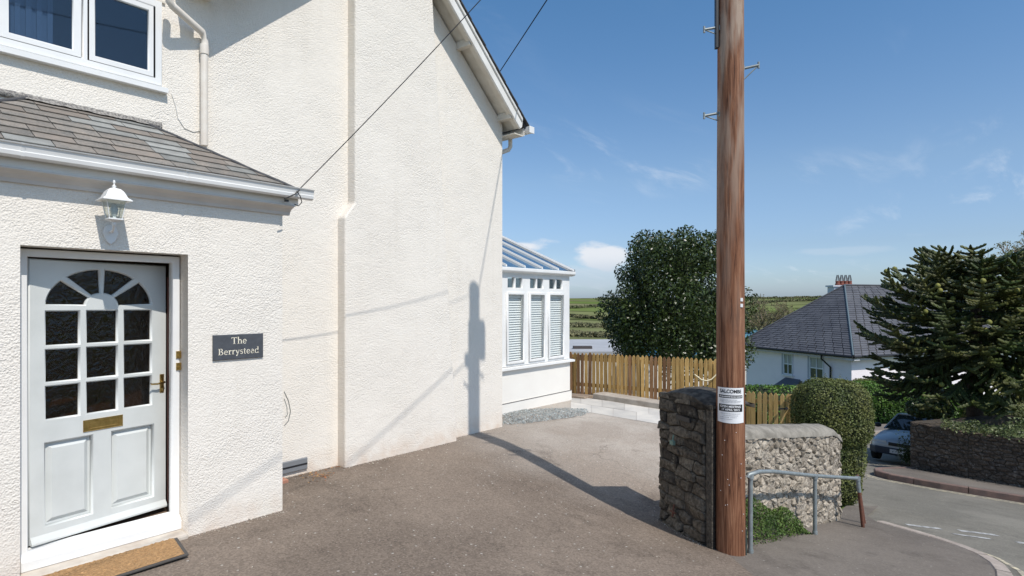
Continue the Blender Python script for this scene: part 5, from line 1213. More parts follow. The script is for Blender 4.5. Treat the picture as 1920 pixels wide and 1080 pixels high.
def front_wall():
    A = Vector((-1.975, 5.62, 0)); B = Vector((-1.49, 8.12, 0)); d = B - A; L_ = d.length; es = d.normalized(); n = Vector((es.y, -es.x, 0)); th = .34
    root = thing('rubble_wall', A.lerp(B, .5) + Vector((0, 0, -2.6)), 'pale lumpy rubble garden wall with a rounded coping behind the steel railing', 'wall')
    ztop = lambda s: -1.33 - (.33) * (s / L_)
    zlo = lambda s: street(A.y + es.y * s) - .06
    mb = MB(); a = A - n * .010; b = B - n * .010; mb.prism([(a.x, a.y, -3.1), (b.x, b.y, -3.1), (b.x, b.y, ztop(L_)), (a.x, a.y, ztop(0))], -n * (th - .04)); mb.build('core', M_MORTARL, root)
    r2 = random.Random(4)
    voro_face(A - n * .014, es, n, L_, lambda s: zlo(0) + (zlo(L_) - zlo(0)) * s / L_, ztop, .098, .074, .5, .019, M_STONE_L, root, r2, gap=.005, rough=1.2)
    # end face
    voro_face(B, -n, es, th, lambda s: street(B.y) - .06, lambda s: ztop(L_), .11, .085, .4, .02, M_STONE_L, root, r2)
    # half-round coping, drooping at the far end
    mb = MB(); vs = []; n1 = 22; seg = 8
    for i in range(n1 + 1):
        s = L_ * i / n1 + .0; dr = -.09 * max(0, (s - L_ + .22) / .22) ** 2
        for k in range(seg + 1):
            t = math.pi * k / seg; off = math.cos(t) * (th / 2 + .012); zz = math.sin(t) ** .8 * .115
            p = A + es * (s + (.03 if i == n1 else 0)) - n * (th / 2 - off); vs.append((p.x, p.y, ztop(s) + zz + dr + .010 * mnoise.noise((s * 5, k * .6, 1)) - .01))
    q = seg + 1; fs = [(i * q + k, (i + 1) * q + k, (i + 1) * q + k + 1, i * q + k + 1) for i in range(n1) for k in range(seg)]; fs += [tuple(range(q))[::-1], tuple(range(n1 * q, (n1 + 1) * q))]
    mb.add(vs, fs, True); mb.build('coping', M_COPEL, root)
    return A, B, es, n
WA, WB, Wes, Wn = front_wall()

# ------------------------------------------------------------------ telegraph pole
PB = Vector((-1.86, 5.30, street(5.3)))
def pole():
    root = thing('telegraph_pole', PB, 'tall reddish-brown wooden telegraph pole with climbing steps beside the stone pillar', 'pole')
    mb = MB(); prof = []; n = 40
    zt = 5.45; pts = []; vs = []; S = 28
    for i in range(n + 1):
        z = PB.z - .3 + (zt - PB.z + .3) * i / n; r = .129 - (z - PB.z) * .0031
        for k in range(S):
            a = 2 * math.pi * k / S; q = r * (1 + .018 * mnoise.noise((math.cos(a) * 1.5, math.sin(a) * 1.5, z * .8))); vs.append((PB.x + q * math.cos(a), PB.y + q * math.sin(a), z))
    fs = [(i * S + k, i * S + (k + 1) % S, (i + 1) * S + (k + 1) % S, (i + 1) * S + k) for i in range(n) for k in range(S)] + [tuple(range(n * S, (n + 1) * S))]
    mb.add(vs, fs, True); mb.build('pole_shaft', M_POLEWOOD, root)
    rgt = Vector((CS, SN, 0)); fwd = Vector((-SN, CS, 0))
    def step(side, y_px, z):
        d = rgt * side; base = PB + d * .112; base.z = z; tip = base + d * .135 + Vector((0, 0, .03 if side > 0 else .0)) + fwd * -.02
        base2 = base + Vector((0, 0, .025 if side < 0 else 0)); tip2 = tip + Vector((0, 0, -.012 if side < 0 else 0))
        mb = MB(); mb.tube([base2 - d * .03, tip2], .012, 6); mb.tube([tip2 - Vector((0, 0, .028)), tip2 + Vector((0, 0, .03))], .010, 6)
        mb.tube([tip2, base + Vector((0, 0, -.10 if side > 0 else -.05))], .006, 5); mb.build('climbing_step', M_GALV, root)
        mb = MB(); mb.fbox(base - d * .02 - fwd * .035 + Vector((0, 0, -.02)), d * .022, fwd * .07, (0, 0, .045)); mb.build('step_plate', M_GALV, root)
    D = 5.25
    step(-1, 52, (565 - 55) / F_PX * D); step(-1, 215, (565 - 216) / F_PX * D); step(1, 125, (565 - 130) / F_PX * D)
    step(1, 0, 3.35); step(-1, 0, 3.9); step(1, 0, 4.4)
    mb = MB(); c = PB - rgt * .118 - fwd * .03; mb.fbox(Vector((c.x, c.y, (565 - 91) / F_PX * D)), -rgt * .022, fwd * .05, (0, 0, 2.6)); mb.build('cable_guard', M_BLACK, root)
    mb = MB(); c = PB + rgt * .111; mb.tube([Vector((c.x, c.y, (565 - 168) / F_PX * D)), Vector((c.x, c.y, 5.2))], .006, 5); mb.build('drop_wire', M_CABLE, root)
    for yp in (565, 576):
        mb = MB(); p = atD(1391, yp, 5.135); mb.fbox(p - rgt * .012 + fwd * .0, rgt * .022, fwd * .01, (0, 0, .03)); o = mb.build('number_tag', M_POLE_SIGN, root)
    # staples and tiny pins
    mb = MB()
    r2 = random.Random(8)
    for _ in range(22):
        p = atD(r2.uniform(1352, 1390), r2.uniform(640, 1000), 5.25); d = p - PB; a = math.atan2(-.5 + r2.uniform(-.7, .5), .1); ang = r2.uniform(-1.1, 1.1); dd = -fwd * math.cos(ang) + rgt * math.sin(ang)
        q = PB + dd * .131; q.z = p.z; q += dd * (-.0031 * (q.z - PB.z)); mb.fbox(q, rgt * .006, dd * .003, (0, 0, .004))
    mb.build('staples', M_POLE_SIGN, root)
    # carved depth mark
    # top hardware (above the frame): joint box, brackets
    mb = MB(); c = PB + rgt * .10 + Vector((.05, .09, 0)); mb.cbox(Vector((PB.x - .02, PB.y + .10, 4.55)), (.12, 0, 0), (0, 0, .46), (0, .12, 0), .02); mb.build('joint_box', M_BLACK, root)
    mb = MB(); mb.lathe((PB.x - .02, PB.y - .15, 4.42), [(.01, -.06), (.05, -.05), (.055, .05), (.03, .08)], 10); mb.build('cable_coil', M_BLACK, root)
    mb = MB(); mb.lathe((PB.x, PB.y, 0), [(.112, 5.455), (.112, 5.47), (.02, 5.52)], 16); mb.build('pole_cap', M_BLACK, root)
    return root
pole_root = pole()
# poster on the pole
def poster():
    root = thing('poster', (PB.x, PB.y - .14, -.92), 'white printed meeting notice pinned round the front of the telegraph pole', 'poster')
    rgt = Vector((CS, SN, 0)); fwd = Vector((-SN, CS, 0)); hw = .130; z0, z1 = -1.082, -.772
    # camera-facing side of the pole
    tocam = -Vector((PB.x, PB.y, 0)).normalized(); rt = Vector((-tocam.y, tocam.x, 0)); rt = rt if rt.dot(rgt) > 0 else -rt
    def wrap(u, z, lift):
        r = .129 - (z - PB.z) * .0031 + .003 + lift; a = u / r; d = tocam * math.cos(a) + rt * math.sin(a); return Vector((PB.x + d.x * r, PB.y + d.y * r, z))
    mb = MB(); vs = []; n = 16
    for i in range(n + 1):
        for z in (z0 - .006 * math.sin(i / n * 3), z1): 
            vs.append(wrap(-hw + 2 * hw * i / n, z, .0))
    f = [(2 * i, 2 * i + 2, 2 * i + 3, 2 * i + 1) for i in range(n)]; vs2 = [wrap(-hw + 2 * hw * (i // 2) / n, v.z, -.001) for i, v in enumerate(vs)]
    mb.add(vs, f, True); mb.build('sheet', M_POLE_SIGN, root)
    def band(u0, u1, za, zb_, m, nm, lift=.0008):
        mb = MB(); vs = []; k = 12
        for i in range(k + 1):
            u = u0 + (u1 - u0) * i / k; vs += [wrap(u, za, lift), wrap(u, zb_, lift)]
        mb.add(vs, [(2 * i, 2 * i + 2, 2 * i + 3, 2 * i + 1) for i in range(k)], True); mb.build(nm, m, root)
    def txt(s, size, u, z, m, nm, sx=1, bold=0, lift=.0014):
        me = text_mesh(s, size, 0, sx=sx, bold=bold)
        for v in me.vertices: v.co = wrap(u + v.co.x, z + v.co.y, lift)
        me.update(); link_mesh(nm, me, m, root)
    txt('SALCOMBE', .044, 0, -.805, M_INK, 'heading', sx=.90, bold=.0012)
    band(-.112, .112, -.864, -.838, M_INK, 'black_band'); 
    mb = MB(); r2 = random.Random(2)
    def marks(z, u0, u1, m, hh, nm):
        mb = MB(); u = u0
        while u < u1:
            w = r2.uniform(.004, .012); vs = [wrap(u, z, .0015), wrap(u + w, z, .0015), wrap(u + w, z + hh, .0015), wrap(u, z + hh, .0015)]; mb.add(vs, [(0, 1, 2, 3)]); u += w + r2.uniform(.002, .005)
        mb.build(nm, m, root)
    marks(-.856, -.10, .10, M_POLE_SIGN, .009, 'printed_line')
    for z, a, b in ((-.882, -.10, .06), (-.893, -.10, .09), (-.904, -.08, .08)): marks(z, a, b, M_GREYINK, .004, 'printed_line')
    band(-.112, .112, -.985, -.920, M_INK, 'black_band')
    txt('OPEN MEETING', .027, 0, -.940, M_POLE_SIGN, 'printed_words', bold=.0006, lift=.0018); txt('17 APRIL 2015', .027, 0, -.968, M_POLE_SIGN, 'printed_words', bold=.0006, lift=.0018)
    for z, a, b in ((-1.005, -.09, .09), (-1.022, -.06, .06), (-1.038, -.10, -.02), (-1.038, .0, .05), (-1.055, -.10, .02)): marks(z, a, b, M_GREYINK, .004, 'printed_line')
poster()
p = Vector((-1.745, 5.33, street(5.3))); p = atD(1397, 1030, 5.2)
mb = MB(); mb.tube([(p.x, p.y, street(p.y) - .02), (p.x, p.y, street(p.y) + .15), (p.x, p.y, street(p.y) + .22)], [.017, .017, .012], 8); mb.tube([(p.x, p.y, street(p.y) + .085), (p.x, p.y, street(p.y) + .10)], .020, 8); meta(mb.build('pipe_stub', mat('dark_green_pipe', (.03, .045, .04), rough=.6), None), 'short dark pipe stub standing at the foot of the telegraph pole', 'pipe')
# overhead cables
def sag(a, b, s, n=24): return [Vector(a).lerp(Vector(b), k / n) - Vector((0, 0, s * 4 * (k / n) * (1 - k / n))) for k in range(n + 1)]
pc = onX(560, 356, -4.82)
wire('overhead_cable', sag((PB.x - .09, PB.y - .02, 5.30), pc, .10), .0045, M_CABLE, 'thin black cable running from the porch gutter corner up to the pole', 'cable', 'overhead cables')
wire('overhead_cable', sag((PB.x - .05, PB.y + .1, 5.42), (-11.0, 9.7, 3.02), .05), .009, M_BLUECABLE, 'dark cable against the blue sky just right of the gable verge', 'cable', 'overhead cables')
wire('overhead_cable', sag((PB.x, PB.y - .13, 4.45), (1.4, -3.2, 5.3), .35), .0075, M_CABLE, 'thick dark cable strung from the pole back along the street', 'cable', 'overhead cables')
# cable tail at the porch corner
mb = MB(); a = onX(552, 352, -4.79)
mb.tube([onX(x, y, -4.79) for x, y in ((562, 356), (553, 364), (540, 370), (533, 372))], .006, 6); mb.tube([onX(x, y, -4.79) for x, y in ((556, 358), (563, 368), (566, 379), (560, 386), (552, 383))], .004, 6); mb.fbox(onX(533, 378, -4.86), (0, .035, 0), (.015, 0, 0), (0, 0, .02))
meta(mb.build('cable_clamp', M_BLACK, None), 'black cable clamp with a loose tail under the porch gutter end', 'cable clamp')

# ------------------------------------------------------------------ railing
def railing():
    root = thing('railing', (-1.6, 7.0, -2.6), 'low galvanised tube handrail with rusty end legs in front of the rubble wall', 'railing')
    def post(xp, yb, yt, D, r, m, top=None, nm='post'):
        b = atD(xp, yb, D); return b
    P = [(-1.80, 5.62), (-1.545, 7.14), (-1.26, 8.02)]
    b1 = on_street(1407, 1036); b2 = on_street(1528, 1001); b3 = on_street(1619, 988); b4 = on_street(1616, 982)
    D = lambda v: -SN * v.x + CS * v.y
    tops = [(b1, 892), (b2, 893), ]
    t1 = Vector((b1.x, b1.y, (565 - 890) / F_PX * D(b1))); t2 = Vector((b2.x, b2.y, (565 - 892) / F_PX * D(b2))); t3 = atD(1608, 897, D(b3)) 
    for b, t in ((b1, t1), (b2, t2)):
        mb = MB(); mb.tube([b - Vector((0, 0, .05)), t], .021, 10); mb.build('post', M_GALV, root)
        mb = MB(); mb.tube([t - Vector((0, 0, .035)), t + Vector((0, 0, .01))], .030, 10); mb.tube([b, b + Vector((0, 0, .03))], .027, 10); mb.build('fitting', M_GALV, root)
    mb = MB(); s = (t2 - t1); tp = t1 - s * .03; mb.tube([tp - Vector((.0, .0, .02)), tp, t1.lerp(t2, .12) + Vector((0, 0, .03)), t1.lerp(t2, .3) + Vector((0, 0, .035)), t2, t3], .020, 10); mb.build('handrail', M_GALV, root)
    m3 = t3.lerp(b3, .28)
    mb = MB(); mb.tube([t3, m3], .023, 10); mb.tube([t3 - Vector((0, 0, .02)), t3 + Vector((0, 0, .02))], .032, 10); mb.build('fitting', M_GALV, root)
    mb = MB(); mb.tube([m3, b3 - Vector((0, 0, .05))], .021, 10); mb.build('rusty_leg', M_RUST, root)
    b5 = b3 + Vector((-.03, .30, .0)); b5.z = street(b5.y); q = t3 + Vector((-.04, .22, -.02)); mb = MB(); mb.tube([t3, q, b5 - Vector((0, 0, .05))], .017, 8); mb.build('rusty_leg', M_RUST, root)
railing()

# ------------------------------------------------------------------ foliage
def leaves(name, C, size, m, parent=None, aspect=.5, up=.3, outward=None, kind=None, loc=None):
    C = np.asarray(C, float); n = len(C); a = rng.normal(size=(n, 3)); a /= np.linalg.norm(a, axis=1)[:, None]
    nm = rng.normal(size=(n, 3)) * .8
    if outward is not None: nm += np.asarray(outward) * 1.0
    nm[:, 2] += up; nm /= np.linalg.norm(nm, axis=1)[:, None]
    a = a - nm * (a * nm).sum(1)[:, None]; a /= np.linalg.norm(a, axis=1)[:, None]; b = np.cross(nm, a)
    s = (size * rng.uniform(.6, 1.25, n))[:, None]
    V = np.empty((n, 4, 3)); V[:, 0] = C - a * s; V[:, 1] = C - b * s * aspect + nm * s * .12; V[:, 2] = C + a * s; V[:, 3] = C + b * s * aspect + nm * s * .12
    me = bpy.data.meshes.new(name); me.vertices.add(4 * n); me.loops.add(4 * n); me.polygons.add(n)
    me.vertices.foreach_set('co', V.reshape(-1)); me.loops.foreach_set('vertex_index', np.arange(4 * n, dtype=np.int32))
    me.polygons.foreach_set('loop_start', np.arange(0, 4 * n, 4, dtype=np.int32)); me.polygons.foreach_set('loop_total', np.full(n, 4, dtype=np.int32)); me.update(calc_edges=True); me.validate()
    o = link_mesh(name, me, m, parent)
    if kind: o['kind'] = kind
    return o
def clump_pts(centers, radii, per, shell=.35):
    pts = []; out = []
    for c, r in zip(centers, radii):
        n = int(per * r * r); d = rng.normal(size=(n, 3)); d /= np.linalg.norm(d, axis=1)[:, None]; k = 1 - shell * rng.random((n, 1)) ** 1.5
        pts.append(np.asarray(c) + d * r * k); out.append(d)
    return np.concatenate(pts), np.concatenate(out)
def blob(mb, c, r, seed, sub=2, amp=.2):
    import bmesh
    bm = bmesh.new(); bmesh.ops.create_icosphere(bm, subdivisions=sub, radius=1)
    vs = []
    for v in bm.verts: q = 1 + amp * mnoise.noise(v.co * 1.7 + Vector((seed, 0, 0))); vs.append((c[0] + v.co.x * r[0] * q, c[1] + v.co.y * r[1] * q, c[2] + v.co.z * r[2] * q))
    mb.add(vs, [tuple(v.index for v in f.verts) for f in bm.faces]); bm.free()
def holly():
    D = 16.0; cx = 1270; base = atD(cx, 565, D); base.z = -3.8
    root = thing('evergreen_tree', base, 'large dark glossy evergreen tree behind the picket fence, left of the pole', 'tree')
    mb = MB(); mb.tube([base, base + Vector((.05, 0, 1.2)), base + Vector((.0, .1, 2.6)), base + Vector((.1, 0, 4.2))], [.20, .16, .11, .04], 8)
    mb.build('trunk', M_BARK, root)
    for k in range(8):
        a = k * .8; h = 1.0 + .35 * k; d = Vector((math.cos(a), math.sin(a), .5)) * (1.3 - .07 * k); mb = MB(); mb.tube([base + Vector((0, 0, h)), base + Vector((0, 0, h)) + d * .5 + Vector((0, 0, .15)), base + Vector((0, 0, h)) + d], [.06, .04, .015], 6); mb.build('branch', M_BARK, root)
    # outline samples (pixel, pixel radius) -> clumps spread in depth
    C, Rr = [], []
    outline = [(1250, 470, 36), (1310, 478, 34), (1215, 490, 34), (1275, 500, 50), (1205, 530, 40), (1330, 500, 30), (1345, 560, 34), (1180, 590, 42), (1230, 570, 55), (1300, 560, 60), (1168, 625, 34), (1220, 630, 45), (1290, 630, 55), (1345, 620, 42), (1352, 645, 30), (1190, 655, 32), (1255, 662, 40), (1330, 665, 40), (1270, 452, 20), (1185, 510, 26), (1162, 560, 24), (1212, 468, 30), (1338, 468, 28), (1300, 458, 26), (1150, 605, 18), (1158, 585, 22), (1350, 600, 26)]
    for (x, y, r) in outline:
        rm = r / F_PX * D; half = math.sqrt(max(.15, 2.0 ** 2 - ((x - cx) / F_PX * D) ** 2 - (((y - 570) / F_PX * D) * .9) ** 2))
        for f in (-.85, 0, .6):
            dd = half * f; p = atD(x + rng.normal() * 6, y + rng.normal() * 6, D + dd); sc = D / (D + dd)
            p = base + (atD(x, y, D) - base) + Vector((-SN, CS, 0)) * dd + Vector((rng.normal() * .12, rng.normal() * .12, rng.normal() * .1)); C.append(p); Rr.append(rm * (1 if f == 0 else .92) + rng.uniform(-.05, .05))
    P, O = clump_pts(C, Rr, 2300, .45)
    leaves('crown', P, .048, M_HOLLY, root, aspect=.46, up=.25, outward=O * .8)
    # sprigs that break the outline
    S = []
    for (x, y) in [(1242, 440), (1272, 438), (1282, 445), (1310, 440), (1330, 447), (1220, 452), (1196, 460), (1170, 515), (1163, 530), (1150, 590), (1142, 600), (1148, 640), (1180, 478), (1350, 452), (1396, 600), (1400, 630), (1396, 662)]:
        p = atD(x, y + 6, D); n = 26; S.append(np.asarray(p) + rng.normal(size=(n, 3)) * np.array([.05, .05, .09]))
    leaves('sprigs', np.concatenate(S), .045, M_HOLLY, root, aspect=.45, up=.2, kind='stuff')
    mb = MB()
    for (x, y, r) in outline[3:18]: p = atD(x, y, D); blob(mb, p, (r / F_PX * D * .62,) * 3, x, 1, .3)
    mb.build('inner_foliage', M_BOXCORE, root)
holly()

def superblock_pts(c, half, n, rnd=.35, top_bulge=.1):
    """points on a rounded box shell with outward normals"""
    d = rng.normal(size=(n, 3)); p = 3.2
    L_ = (np.abs(d) ** p).sum(1) ** (1 / p); d = d / L_[:, None]; nrm_ = np.sign(d) * np.abs(d) ** (p - 1) / np.array(half); nrm_ /= np.linalg.norm(nrm_, axis=1)[:, None]
    w = np.array([0.])
    P = d * np.array(half); wob = np.array([mnoise.noise(Vector(q) * 2.2) for q in P])[:, None] * .06; P = P * (1 + wob) + rng.normal(size=(n, 3)) * .012
    return P + np.array(c), nrm_
def hedge(name, c, half, rz, n, size, m, label, cat='hedge', group=None, core=M_BOXCORE):
    root = thing(name, (c[0], c[1], c[2] - half[2]), label, cat, group)
    P, O = superblock_pts((0, 0, 0), half, n); Rz = np.array(Matrix.Rotation(rz, 3, 'Z')); P = P @ Rz.T + np.array(c); O = O @ Rz.T
    leaves('foliage', P, size, m, root, aspect=.55, up=.2, outward=O * 1.3)
    mb = MB(); import bmesh
    bm = bmesh.new(); bmesh.ops.create_icosphere(bm, subdivisions=3, radius=1); vs = []
    for v in bm.verts:
        d = v.co; L_ = (abs(d.x) ** 3.2 + abs(d.y) ** 3.2 + abs(d.z) ** 3.2) ** (1 / 3.2); q = d / L_; q = Vector((q.x * half[0], q.y * half[1], q.z * half[2])) * (.95 + .06 * mnoise.noise(q * 4)); q.rotate(Matrix.Rotation(rz, 3, 'Z')); vs.append(q + Vector(c))
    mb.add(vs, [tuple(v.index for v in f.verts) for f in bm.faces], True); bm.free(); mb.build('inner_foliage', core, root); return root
# clipped bush at the wall end: wide head, narrower skirt
def topiary():
    c = atD(1559, 565, 8.75); c.z = -1.62
    root = thing('clipped_bush', (c.x, c.y, -2.95), 'tall clipped privet bush with a domed head at the end of the rubble wall', 'bush')
    fwd = Vector((-SN, CS, 0)); rgt = Vector((CS, SN, 0))
    blocks = [((c.x, c.y, -1.70), (.515, .42, .50), 20000), ((c.x + rgt.x * .04, c.y + rgt.y * .04, -2.15), (.375, .34, .60), 13000), ((c.x + rgt.x * .06 - fwd.x * .05, c.y + rgt.y * .06 - fwd.y * .05, -2.62), (.27, .28, .42), 7000)]
    P, O = [], []
    rz = math.atan2(SN, CS); Rz = np.array(Matrix.Rotation(rz, 3, 'Z')); cores = MB(); import bmesh
    for (cc, hf, n) in blocks:
        p, o = superblock_pts((0, 0, 0), hf, n); P.append(p @ Rz.T + np.array(cc)); O.append(o @ Rz.T)
        bm = bmesh.new(); bmesh.ops.create_icosphere(bm, subdivisions=3, radius=1); vs = []
        for v in bm.verts:
            d = v.co; L_ = (abs(d.x) ** 3.2 + abs(d.y) ** 3.2 + abs(d.z) ** 3.2) ** (1 / 3.2); q = d / L_; q = Vector((q.x * hf[0], q.y * hf[1], q.z * hf[2])) * .93; q.rotate(Matrix.Rotation(rz, 3, 'Z')); vs.append(q + Vector(cc))
        cores.add(vs, [tuple(v.index for v in f.verts) for f in bm.faces], True); bm.free()
    P = np.concatenate(P); O = np.concatenate(O); leaves('foliage', P, .0165, M_BOX, root, aspect=.55, up=.15, outward=O * 1.2)
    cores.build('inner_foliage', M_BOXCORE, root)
    # loose shoots on the shaded side
    S = []
    for _ in range(160):
        i = rng.integers(len(P)); k = np.arange(8)[:, None] / 8; dr = O[i] + np.array([0, 0, .7]); S.append(P[i] + dr * k * rng.uniform(.04, .10) + rng.normal(size=(8, 3)) * .006)
    leaves('shoots', np.concatenate(S), .014, M_BOX, root, aspect=.5, up=.3)
    mb = MB(); mb.tube([(c.x + .1, c.y, -3.1), (c.x + .1, c.y, -2.2)], .05, 7); mb.build('trunk', M_BARK, root)
topiary()
# far clipped hedge across the side road and the ones under the monkey puzzle
h = atD(1672, 765, 27); hedge('hedge', (h.x, h.y, -4.9), (3.0, .8, 1.05), R(8), 26000, .055, M_HEDGE, 'bright green clipped hedge across the side road, above the car', group='hedges')
h = atD(1640, 735, 29.5); hedge('hedge', (h.x, h.y, -4.75), (1.3, .8, .75), R(20), 9000, .05, M_BOX, 'low olive clipped hedge in front of the blue house corner', group='hedges')
h = atD(1765, 770, 21); hedge('hedge', (h.x, h.y, -3.75), (.75, .7, .72), 0, 9000, .04, M_HEDGE, 'small green bush under the left side of the monkey puzzle tree', group='hedges')
h = atD(1742, 775, 15.0); hedge('shrub', (h.x, h.y, -2.80), (.48, .28, .22), .3, 3500, .035, M_HOLLY, 'dark low shrub growing on the left end of the far stone wall top', 'shrub')
h = atD(1860, 770, 20); hedge('hedge', (h.x, h.y, -3.85), (.9, .6, .55), 0, 7000, .04, M_BOX, 'low olive bush under the right side of the monkey puzzle tree', group='hedges')
h = atD(1440, 728, 12.0); hedge('hedge', (h.x, h.y, -2.35), (1.6, .4, .58), math.atan2(SN, CS) - .15, 9000, .028, M_HEDGE, 'strip of bright green hedge showing over the short picket fence', group='hedges')
# trailing plants on the rubble wall foot
def wallplant():
    pts = []; r2 = rng
    for _ in range(5200):
        s = r2.uniform(.0, 1.2); x = s; hmax = .38 * (1 - (s / 1.25) ** 2.5) + .05 * math.sin(s * 9); z = r2.random() ** .8 * hmax
        base = WA + Wes * (s + .12) + Wn * (.03 + .14 * (1 - z / .45) * r2.random() + .03 * r2.random()); pts.append((base.x, base.y, street(base.y) + z))
    o = leaves('wall_plant', pts, .013, M_MOSS, None, aspect=.5, up=.5, outward=np.tile(np.array(Wn), (len(pts), 1)) * .6); meta(o, 'mat of small green plants growing up the foot of the rubble wall behind the rail', 'plants', kind='stuff')
wallplant()
def ivy():
    pts = []
    for _ in range(7000):
        t = rng.random(); x = -1.0 + t * 8; y = float(np.interp(x, [-1.6, .6, 3, 12], [17.0, 16.3, 15.95, 15.3])) + rng.normal() * .22
        bush = .16 + .22 * max(0, mnoise.noise((x * 1.3, 0, 0))) + .12 * max(0, mnoise.noise((x * 4, 5, 0)))
        pts.append((x, y, -2.93 + rng.random() * bush * (1.5 if x > .2 else 1)))
    o = leaves('ivy', pts, .034, M_IVY, None, aspect=.6, up=.7); meta(o, 'pale variegated ivy spilling along the top of the far stone wall', 'ivy', kind='stuff')
    pts = []
    c = atD(1702, 848, 14.4)
    for _ in range(700): pts.append((c.x + rng.normal() * .10, c.y + rng.normal() * .12, -4.0 + abs(rng.normal()) * .26))
    o = leaves('wall_shrub', pts, .032, M_HOLLY, None, aspect=.5, up=.3); meta(o, 'small dark shrub growing at the left end of the far stone wall by the car', 'shrub')
ivy()

# ------------------------------------------------------------------ far stone wall
def far_wall():
    pts = [(-1.62, 17.0), (-.5, 16.45), (.6, 16.2), (3.0, 15.85), (8.5, 15.3)]
    root = thing('far_stone_wall', (1.5, 16.2, -4.1), 'long dark shaded stone retaining wall across the road below the monkey puzzle tree', 'wall'); r2 = random.Random(31)
    top = -2.93
    for i, (a, b) in enumerate(zip(pts, pts[1:])):
        A, B = Vector((*a, 0)), Vector((*b, 0)); d = B - A; es = d.normalized(); n = Vector((es.y, -es.x, 0)); n = n if n.y < 0 else -n
        mb = MB(); mb.prism([(A.x, A.y, -4.6), (B.x, B.y, -4.6), (B.x, B.y, top - .02), (A.x, A.y, top - .02)], -n * .4); mb.build('core', M_MORTAR, root)
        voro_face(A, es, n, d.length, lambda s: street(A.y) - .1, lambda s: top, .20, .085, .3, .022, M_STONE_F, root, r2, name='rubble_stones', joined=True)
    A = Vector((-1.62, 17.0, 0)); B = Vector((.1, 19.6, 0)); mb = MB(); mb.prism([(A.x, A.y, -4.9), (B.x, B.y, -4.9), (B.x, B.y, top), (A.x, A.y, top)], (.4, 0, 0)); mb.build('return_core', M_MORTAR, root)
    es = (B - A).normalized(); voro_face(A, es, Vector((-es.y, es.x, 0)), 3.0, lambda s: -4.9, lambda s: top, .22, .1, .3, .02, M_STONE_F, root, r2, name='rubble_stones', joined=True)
far_wall()

# ------------------------------------------------------------------ monkey puzzle tree
def monkey():
    base = atD(1828, 565, 15.6); base.z = -3.2
    root = thing('monkey_puzzle_tree', base, 'dark spiky monkey puzzle tree with drooping rope-like branches behind the far stone wall', 'tree')
    zt = 1.02
    mb = MB(); mb.tube([base - Vector((0, 0, .3)), base + Vector((0, 0, 1.5)), base + Vector((.03, 0, 3.2)), Vector((base.x, base.y, zt))], [.20, .17, .13, .05], 10); mb.build('trunk', M_BARK, root)
    r2 = random.Random(17); crown = MB(); cones = []
    def rope(p0, d, L_, r0, curl, droop=0):
        n = max(4, int(L_ / .045)); pts = []; rad = []; p = Vector(p0); v = Vector(d).normalized(); st = L_ / n
        for i in range(n + 1):
            t = i / n; pts.append(p.copy()); rad.append((r0 * (1 - .22 * t) * (1.0 if i % 2 else .78)) if i < n else .012)
            v = (v + Vector((0, 0, curl * (t ** 1.5) - droop * (1 - t))) * st * 3.0 + Vector((r2.uniform(-1, 1), r2.uniform(-1, 1), 0)) * .02).normalized(); p = p + v * st
        crown.tube(pts, rad, 6, sm=False, caps=False, star=.74); return pts
    H_ = zt + 2.9
    nw = 15
    for w in range(nw):
        f = w / (nw - 1); z = -2.0 + f * (zt - .1 + 2.0)
        Rr = float(np.interp(f, [0, .3, .5, .7, .85, 1], [2.65, 2.8, 2.7, 2.3, 1.8, 1.3])) 
        nb = 12 if f < .8 else 11
        for b in range(nb):
            a = 2 * math.pi * (b + r2.uniform(-.4, .4)) / nb + w * 2.4; Lb = Rr * r2.uniform(.72, 1.10)
            elev = -.34 + .72 * f + r2.uniform(-.2, .2); d = Vector((math.cos(a), math.sin(a), math.tan(elev * .55)))
            pts = rope((base.x, base.y, z), d, Lb, .056, .48, droop=.18 * (1 - f))
            n = len(pts); side = Vector((-math.sin(a), math.cos(a), 0))
            k = int(n * .30)
            while k < n - 2:
                t = k / n
                for sgn in (-1, 1):
                    if r2.random() < .12: continue
                    fd = (pts[min(k + 1, n - 1)] - pts[k]).normalized(); dd = fd * .75 + side * sgn * r2.uniform(.55, 1.0) + Vector((0, 0, r2.uniform(-.35, .05) - .15 * (1 - f)))
                    q = rope(pts[k], dd, r2.uniform(.35, .68) * (1.12 - .5 * t), .050, r2.uniform(.5, 1.4), droop=.25 * (1 - f))
                    if r2.random() < .03 * (.4 + 3 * f * f): cones.append(q[-1])
                k += max(1, int(.19 / .045 * r2.uniform(.8, 1.2)))
            if f > .6 and r2.random() < .35: cones.append(pts[-1])
    crown.build('crown', M_ARAU, root)
    mb = MB()
    cm = None
    for i, c in enumerate(cones[:80]):
        if cm is None: mb.lathe(c, [(.01, -.06), (.05, -.045), (.066, 0), (.045, .045), (.01, .065)], 7); cm = mb.build('cone', M_CONE, root, loc=c)
        else: dup(cm, c, root)
monkey()
